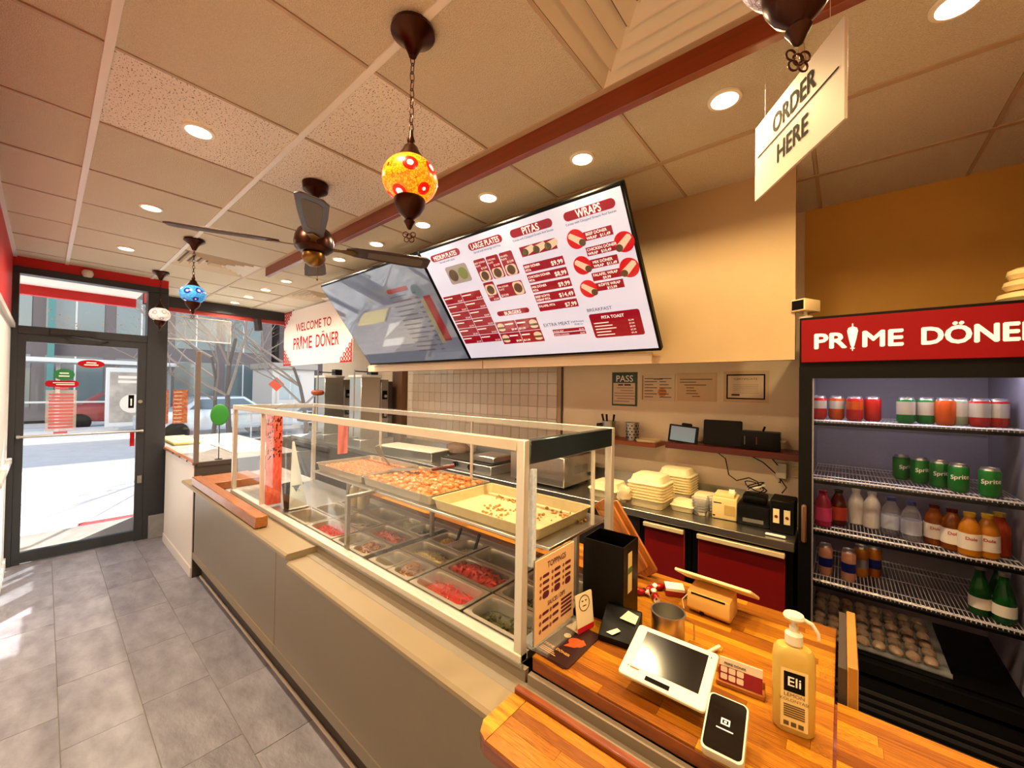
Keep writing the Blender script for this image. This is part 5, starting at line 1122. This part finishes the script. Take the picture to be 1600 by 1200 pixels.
o, w_, h_ = notice(-.645, -.375, 1.632, 1.848, 'certificate with a dark frame line, rightmost on the back wall', mat('notice tan', '#dcbd96', .6))
mb = MB(); flat(mb, .018, .022, w_-.02, h_-.022, .0014); mb.build('frame_line', ink, o, smooth=False); mb = MB(); flat(mb, .027, .031, w_-.029, h_-.031, .002); mb.build('paper', pcream, o, smooth=False)
mb = MB(); text_into(mb, 'CERTIFICATE', w_/2, h_*.72, .018, .0026, align='CENTER', w=.14)
for k in range(5): flat(mb, w_*.22, h_*(.56-.065*k), w_*.78, h_*(.568-.065*k), .0026)
flat(mb, .05, .045, .10, .058, .0026); mb.build('lettering', ptext, o, smooth=False)

# stainless warmer and griddle area behind the case
o = thing('steel_warmer', 'boxy stainless food warmer behind the tray of crumbs', 'warmer', (-1.83, 2.72, ZB+.02))
MB().box(-.26, -.24, 0, .26, .2, .22).build('body', steel, o, bevel=.006); MB().box(-.24, -.22, .22, .24, .18, .232).build('lid', steel, o, bevel=.003); MB().box(.258, -.1, .08, .266, .1, .14).build('side_handle', steeld, o); MB().cyl((.26, .15, .05), (.275, .15, .05), .015, n=12).build('knob', blackpl, o)
for x in (-.22, .22):
    for y in (-.2, .16): MB().cyl((x, y, -.02), (x, y, 0), .015, n=8).build('foot', blackpl, o)
o = thing('griddle', 'black flat griddle with a steel tray on the back counter', 'griddle', (-2.62, 2.72, ZB))
MB().box(-.33, -.26, 0, .33, .26, .08).build('body', steeld, o, bevel=.005); MB().box(-.32, -.25, .08, .32, .25, .09).build('plate', mat('griddle iron', '#241c18', .4, .5), o); MB().box(-.33, .22, .08, .33, .26, .17).build('splash', steeld, o); MB().cyl((.1, -.29, .05), (.1, -.26, .05), .025, n=14).build('knob', blackpl, o); MB().cyl((-.1, -.29, .05), (-.1, -.26, .05), .025, n=14).build('knob', blackpl, o); MB().box(.05, -.2, .09, .30, .05, .15).build('steel_tray', steel, o, bevel=.01)
o = thing('brown_paper_bundle', 'crumpled brown paper bundle on the griddle side', 'paper', (-3.13, 2.85, ZB+.018)); random.seed(3)
MB().sphere((0, 0, .075), (.17, .10, .08), 14, 9, .16).build('bundle', mat('brown paper', '#6e5440', .7, bump=(30, .6)), o)
o = thing('white_lid_board', 'long white lid lying behind the pastry trays', 'lid', (-3.55, 2.58, ZB), R(6))
MB().box(-.4, -.12, .0, .4, .12, .09).build('tub', steel, o, bevel=.006); MB().box(-.42, -.14, .09, .42, .14, .105).build('lid', whitepl, o, bevel=.004)
o = thing('red_packets', 'pile of red sauce packets beside the steel warmer', 'packets', (-2.2, 2.86, ZB)); rg = random.Random(6)
for k in range(10): MB().box(-.05, -.03, 0, .05, .03, .014).build('packet', mat('packet red', '#a8523c', .4, rnd=.2), o, (rg.uniform(-.05, .05), rg.uniform(-.06, .06), .015*k), (0, 0, rg.uniform(-.5, .5)), bevel=.004)
# doner broilers in the window bay
meatm = mat('doner meat', '#a84a1c', .5, noise=(14, .8), bump=(30, .8), col2='#5a200c')
def broiler(x, y, lab):
    o = thing('doner_broiler', lab, 'broiler', (x, y, ZB), 0, 'döner broilers'); 
    MB().box(-.18, -.22, .0, .18, .24, .10).build('base', steel, o, bevel=.004)
    MB().box(-.14, -.20, .10, .14, .06, .86).build('heat_wall', steel, o, bevel=.004)
    MB().box(-.16, .065, .10, .15, .17, .84).build('control_column', mat('broiler grey', '#8d8680', .4, .6), o, bevel=.003)
    MB().box(-.15, .175, .10, .12, .25, .82).build('side_shield', mat('broiler dark', '#4a403a', .4, .5), o, bevel=.003)
    MB().box(-.16, -.21, .86, .17, .06, .89).build('top_tray', mat('pale enamel', '#cfcac4', .4), o, bevel=.003)
    for k in range(2):
        MB().box(.151, .085, .35+.24*k, .156, .15, .46+.24*k).build('control_plate', ink, o); MB().cyl((.156, .118, .39+.24*k), (.176, .118, .39+.24*k), .018, n=14).build('knob', steel, o)
    MB().box(-.05, -.02, .90, .05, .08, .98).build('motor', black, o); MB().tube([(.05, .0, .94), (.1, -.12, .93), (.16, -.3, .93)], .008, 8).build('spit_arm', black, o)
    MB().cyl((.16, -.30, .12), (.16, -.30, .95), .008, n=10).build('spit', steeld, o)
    MB().lathe([(.0, .13), (.05, .13), (.055, .145), (.0, .15)], n=20).build('drip_plate', steel, o, (.16, -.30, 0))
    if x < -5: MB().lathe([(0, .62), (.05, .625), (.075, .64), (.08, .67), (.06, .69), (0, .695)], n=22).build('meat', meatm, o, (.16, -.30, 0))
    return o
broiler(-5.45, 2.62, 'farther stainless döner broiler by the shop window'); broiler(-4.62, 2.68, 'nearer stainless döner broiler beside the corner post')

# ================================================================ drinks fridge
FX0, FX1, FY = -.165, .605, 2.40; W_ = FX1-FX0
o = FR = thing('drinks_fridge', 'tall black glass door drinks fridge with a red lit header', 'fridge', (FX0, FY, 0))
inw = mat('fridge liner', '#8f8a9c', .5, noise=(60, .2)); fb = blackpl
MB().box(0, .05, .08, .04, .70, 2.07).build('side_wall', fb, o); MB().box(W_-.04, .05, .08, W_, .70, 2.07).build('side_wall', fb, o); MB().box(.04, .66, .08, W_-.04, .70, 2.07).build('rear_wall', fb, o)
MB().box(.04, .65, .5, W_-.04, .66, 1.83).build('rear_liner', inw, o); MB().box(.04, .09, .5, .046, .65, 1.83).build('side_liner', inw, o); MB().box(W_-.046, .09, .5, W_-.04, .65, 1.83).build('side_liner', inw, o)
MB().box(.0, .02, 1.83, W_, .70, 2.075).build('head_box', fb, o); MB().box(0, .05, 0, W_, .70, .12).build('plinth', fb, o); MB().box(.04, .06, .40, W_-.04, .65, .50).build('floor_box', fb, o); MB().box(.01, .0, .12, W_-.01, .06, .43).build('grille', fb, o)
for k in range(7): MB().box(.05, -.006, .15+.036*k, W_-.05, .0, .165+.036*k).build('grille_slat', mat('dark slat', '#1d1a1b', .4), o)
MB().box(.008, -.004, 1.852, W_-.008, .02, 2.06).build('header_sign', mat('header red', '#7a050c', .6, spec=.15, emit='#b01018', es=.04), o, bevel=.002)
hw = mat('header white', '#fdeee0', .4, emit='#fdeee0', es=.22)
q = thing('tmp', 'x', 'x'); 
def wall_text(parent, items, m, y, name='lettering', **kw):
    mb = MB()
    for it in items: text_into(mb, *it[:4], z=0, **dict(kw, **(it[4] if len(it) > 4 else {})))
    ob = mb.build(name, m, parent, smooth=False); ob.matrix_local = frame((0, y, 0), (1, 0, 0), (0, 0, 1)); return ob
bpy.data.objects.remove(q)
wall_text(o, [('PR', .054, 1.918, .10, dict(w=.115)), ('ME', .228, 1.918, .10, dict(w=.128)), ('DÖNER', .416, 1.918, .10, dict(w=.318))], hw, -.0052, bold=.03)
mb = doner(MB(), .199, 1.957, .112, 0); e = mb.build('skewer_emblem', hw, o, smooth=False); e.matrix_local = frame((0, -.0052, 0), (1, 0, 0), (0, 0, 1))
MB().tube([(.067+.034*math.cos(t), -.003, 1.793+.010*math.sin(t)) for t in [2*math.pi*i/20 for i in range(20)]], .0012, 4, True).build('maker_badge', chrome, o, (0, .02, 0)); MB().cyl((.118, .019, 1.795), (.118, .016, 1.795), .011, n=14).build('energy_badge', mat('badge yellow', '#c8b44a', .5), o); MB().box(.135, .017, 1.788, .152, .02, 1.803).build('energy_badge', mat('badge grey', '#9aa0a8', .5), o)
wall_text(o, [('TRUE', .067, 1.788, .012, dict(align='CENTER'))], chrome, .0165, 'badge_lettering')
# door: frame + pane
MB().box(0, -.0, .45, .052, .045, 1.83).box(W_-.06, -.0, .45, W_, .045, 1.83).box(.052, -.0, 1.775, W_-.06, .045, 1.83).box(.052, -.0, .45, W_-.06, .045, .50).build('door_frame', fb, o)
MB().box(.052, .018, .50, W_-.06, .024, 1.775).build('door_pane', glass('fridge pane', (.88, .88, .9), .06), o, smooth=False)
MB().box(.050, .01, .50, .058, .03, 1.775).build('door_seal', mat('door seal', '#9c9aa6', .4, .5), o)
MB().box(.014, -.03, .98, .034, .0, 1.16).build('door_handle', mat('worn handle', '#5a3a24', .5), o, bevel=.006)
ld = bpy.data.lights.new('fridge_lamp', 'AREA'); ld.shape = 'RECTANGLE'; ld.size = W_-.15; ld.size_y = .05; ld.energy = 1.1; ld.color = (.94, .90, 1)
link('fridge_lamp', ld, o, (W_/2, .12, 1.82), (R(20), 0, 0))
wire = mat('shelf wire', '#dcd8de', .35, .3)
SHZ = (1.566, 1.278, 1.025, .772)
for z in SHZ:
    s_ = MB().box(.05, .075, z-.022, W_-.05, .10, z-.008).build('shelf_front', fb, o)
    mb = MB()
    for y in (.095, .11, .18, .36, .54, .63): mb.cyl((.05, y, z), (W_-.05, y, z), .003, n=6)
    for k in range(48): x = .052+k*(W_-.104)/47; mb.cyl((x, .095, z+.002), (x, .64, z+.002), .0018, n=4, caps=False); mb.cyl((x, .095, z+.002), (x, .090, z-.014), .0018, n=4, caps=False)
    w2 = mb.build('wire_rack', wire, s_); w2['kind'] = 'stuff'
def at(x, dy, z): return (FX0+x-.014, FY+dy, z+.004)
# cans
def canmesh(): return MB().lathe([(0, 0), (.024, 0), (.027, .004), (.0325, .012), (.0325, .104), (.026, .117), (.0265, .121), (.024, .121), (.023, .118), (0, .118)], n=22)
alt = mat('can top', '#c8c8cc', .3, .9)
def can(loc, m, lab, grp, txt=None, band=None, rz=0, r=1, h=1):
    o = thing('drink_can', lab, 'can', loc, rz, grp); o.scale = (r, r, h)
    MB().lathe([(.0, .002), (.024, 0), (.027, .004), (.0326, .012), (.0326, .104), (.0295, .110)], n=22).build('body', m, o)
    MB().lathe([(.0295, .110), (.026, .117), (.0265, .121), (.0245, .121), (.0235, .118), (0, .118)], n=22).build('lid', alt, o)
    if band: MB().lathe([(.0328, band[1]), (.0328, band[2])], n=22).build('band', band[0], o)
    if txt:
        mb = MB(); text_into(mb, txt, 0, 0, .026, 0, align='CENTER', bold=.015, rot=R(0))
        mb.v = [(.0332*math.sin(x/.0332), -.0332*math.cos(x/.0332), .058+y+x*.12) for x, y, z in mb.v]; mb.build('lettering', inkw, o, smooth=False)
    return o
cr_ = mat('can red', '#c21a1c', .3, .3); co_ = mat('can orange', '#d85a1c', .3, .3); cg_ = mat('can green', '#0f7a2c', .28, .3); cw_ = mat('can cream', '#cfc8b8', .3, .3); cp_ = mat('can pale green', '#9fb08a', .3, .3); cm_ = mat('can maroon', '#8a1420', .3, .3)
z = SHZ[0]
for k, (x, m, b_) in enumerate(((.085, cr_, cw_), (.155, co_, cw_), (.225, cr_, co_), (.292, cr_, None))):
    can(at(x, .19+.03*(k % 2), z), m, '%s can from the left on the top fridge shelf, red or orange' % ORD[k], 'cans on the top fridge shelf', None, (b_, .055, .095) if b_ else None)
for k, (x, m, b_) in enumerate(((.405, cg_, cw_), (.472, cg_, cw_), (.53, co_, None), (.575, cp_, cw_), (.63, cr_, cw_), (.685, cr_, cw_), (.715, cm_, None))):
    can(at(min(x, .685), .19+.02*(k % 2)+(.08 if x > .7 else 0), z), m, '%s can from the left in the right group on the top fridge shelf' % ORD[k], 'cans on the top fridge shelf', None, (b_, .04, .1) if b_ else None)
z = SHZ[1]
for k, (x, dy) in enumerate(((.405, .36), (.463, .30), (.52, .245), (.57, .19), (.652, .15))):
    can(at(x, dy, z), cg_, '%s green lemon soda can from the left on the second fridge shelf' % ORD[k], 'green cans on the second fridge shelf', 'Sprite', None, R((35, 20, 10, 0, -4)[k]))
tall = can
z = SHZ[3]
be_ = mat('can blue', '#1c2c8a', .3, .5); ps_ = mat('can peach', '#d89a80', .3, .3); go_ = mat('can gold', '#c87a24', .3, .5)
for k, (x, dy, m, b_) in enumerate(((.115, .20, ps_, be_), (.205, .19, ps_, be_), (.255, .30, go_, alt), (.305, .34, go_, be_))):
    can(at(x, dy, z), m, '%s slim energy can from the left on the lowest wire shelf' % ORD[k], 'slim cans on the lowest wire shelf', None, (b_, .035, .07), 0, .88, 1.28)
# bottles
def bottle(loc, prof, body, capm, lab, grp, lbl=None, txt=None, caph=None):
    o = thing('drink_bottle', lab, 'bottle', loc, 0, grp)
    MB().lathe(prof, n=22).build('body', body, o); t_ = prof[-1]
    MB().lathe([(t_[0]+.002, t_[1]-.012), (t_[0]+.003, t_[1]+.004), (0, t_[1]+.005)], n=18).build('cap', capm, o)
    if lbl: MB().lathe([(lbl[3]+.0006, lbl[1]), (lbl[3]+.0006, lbl[2])], n=22).build('label_band', lbl[0], o)
    if txt:
        mb = MB(); text_into(mb, txt, 0, 0, .018, 0, align='CENTER', bold=.02); rr_ = lbl[3]+.0012
        mb.v = [(rr_*math.sin(x/rr_), -rr_*math.cos(x/rr_), (lbl[1]+lbl[2])/2+.008+y) for x, y, z_ in mb.v]; mb.build('lettering', red, o, smooth=False)
    return o
pj_ = [(0, 0), (.028, 0), (.034, .006), (.035, .06), (.033, .085), (.034, .105), (.030, .128), (.018, .152), (.015, .16), (.015, .175)]
z = SHZ[2]; oj = mat('juice orange', '#d8861c', .2, trans=.3); aj = mat('juice amber', '#8a4410', .2, trans=.3); pk = mat('drink pink', '#a82848', .25, trans=.2); dk = mat('drink dark red', '#4a0c10', .2, trans=.2); ay = mat('ayran white', '#d8d2d0', .4); wt = glass('water bottle', (.78, .78, .88), .2, .05, .12); bl_ = mat('cap blue', '#2a3c7c', .4); gy = mat('cap yellow', '#c8a01c', .4)
lab_w = mat('bottle label', '#efe6da', .5); lab_p = mat('bottle label pink', '#c03070', .5)
for k, (x, dy, b_, c_, l, tx, d_) in enumerate(((.105, .17, pk, pk, lab_p, None, 'pink bottle at the left end of the third fridge shelf'), (.165, .24, dk, ink, mat('bottle label red', '#a83020', .5), None, 'dark red bottle second on the third fridge shelf'), (.235, .33, ay, ay, None, None, 'white yoghurt drink bottle left of the water bottles'), (.295, .30, ay, ay, None, None, 'white yoghurt drink bottle right beside the first water bottle'), (.36, .24, wt, bl_, mat('bottle label blue', '#b8c0d8', .5), None, 'left clear water bottle on the third fridge shelf'), (.425, .20, wt, bl_, mat('bottle label blue', '#b8c0d8', .5), None, 'right clear water bottle on the third fridge shelf'), (.50, .21, aj, dk, lab_w, 'Dole', 'amber juice bottle left of the orange juices'), (.548, .17, aj, dk, lab_w, 'Dole', 'second amber juice bottle, partly hidden'), (.592, .13, oj, gy, lab_w, 'Dole', 'front orange juice bottle with yellow cap'), (.645, .15, oj, gy, lab_w, 'Dole', 'orange juice bottle at the right of the front one'), (.69, .22, mat('juice red', '#b8401c', .2, trans=.2), gy, None, None, 'reddish juice bottle at the right end of the third shelf'))):
    bottle(at(x, dy, z), pj_, b_, c_, d_, 'bottles on the third fridge shelf', (l, .03, .095, .0352) if l else None, tx)
z = SHZ[3]; gg = mat('green bottle glass', '#155a24', .12, trans=.35); pb = [(0, 0), (.030, 0), (.033, .005), (.033, .085), (.026, .125), (.016, .16), (.013, .19), (.0145, .194), (.0145, .2)]
for k, (x, dy, d_) in enumerate(((.63, .18, 'green soda bottle nearest the middle of the lowest wire shelf'), (.69, .15, 'front green soda bottle at the right end of the lowest wire shelf'), (.695, .25, 'rear green soda bottle at the right end of the lowest wire shelf'))):
    bottle(at(x, dy, z), pb, gg, alt, d_, 'green bottles on the lowest wire shelf', (lab_w, .03, .075, .0335))
# wrapped pastries on the fridge floor
wrapm = mat('wrapped pastry', '#a88e74', .35, noise=(20, .5), bump=(40, .5), rnd=.15, col2='#7c5c44', coat=.5)
random.seed(12); me_w = [MB().sphere((0, 0, .018), (.026, .036, .019), 10, 7, .07).mesh('wrapped_pastry', wrapm) for _ in range(3)]
tr = thing('fridge_tray', 'clear tray of wrapped pastries on the fridge floor', 'tray', at(.30, .34, .50))
MB().box(-.24, -.25, 0, .24, .25, .005).box(-.24, -.25, 0, .24, -.246, .02).box(-.24, .246, 0, .24, .25, .02).build('tray', clear, tr, smooth=False)
for i in range(8):
    for j in range(6):
        q = link('wrapped_pastry', me_w[(i+j) % 3], None, at(.09+.056*i, .135+.078*j, .506+.0), (0, 0, R(random.uniform(-15, 15)))); tag(q, 'wrapped pale pastry in rows on the fridge floor', 'pastry', 'wrapped pastries on the fridge floor')
random.seed(7)
# camera and rolled cups on top of the fridge
o = thing('security_camera', 'small cream security camera on top of the drinks fridge', 'camera', (FX0+.02, FY+.06, 2.075), R(-28))
MB().cyl((0, 0, 0), (0, 0, .012), .03, n=16).build('base', whitepl, o); MB().cyl((0, 0, .012), (0, 0, .04), .008, n=10).build('stem', whitepl, o); MB().box(-.035, -.06, .035, .035, .06, .095).build('body', mat('camera cream', '#e6d0a0', .4), o, bevel=.006, seg=2); MB().box(-.028, -.0615, .042, .028, -.0595, .088).build('lens_face', ink, o)
for k, (x, z0) in enumerate(((.735, 2.077), (.74, 2.127), (.738, 2.172))):
    o = thing('bread_bun', '%s pale bun up in the little pile on the fridge top' % ('lowest', 'middle', 'topmost')[k], 'bun', (FX0+x-.015, FY+.12, z0), 0, 'buns on top of the fridge'); r_ = (.075, .062, .05)[k]
    MB().lathe([(0, 0), (r_*.8, 0), (r_, .018), (r_*.92, .036), (r_*.5, .046), (0, .048)], n=22).build('bun', mat('bun pale', '#e2c890', .6, bump=(40, .2)), o)
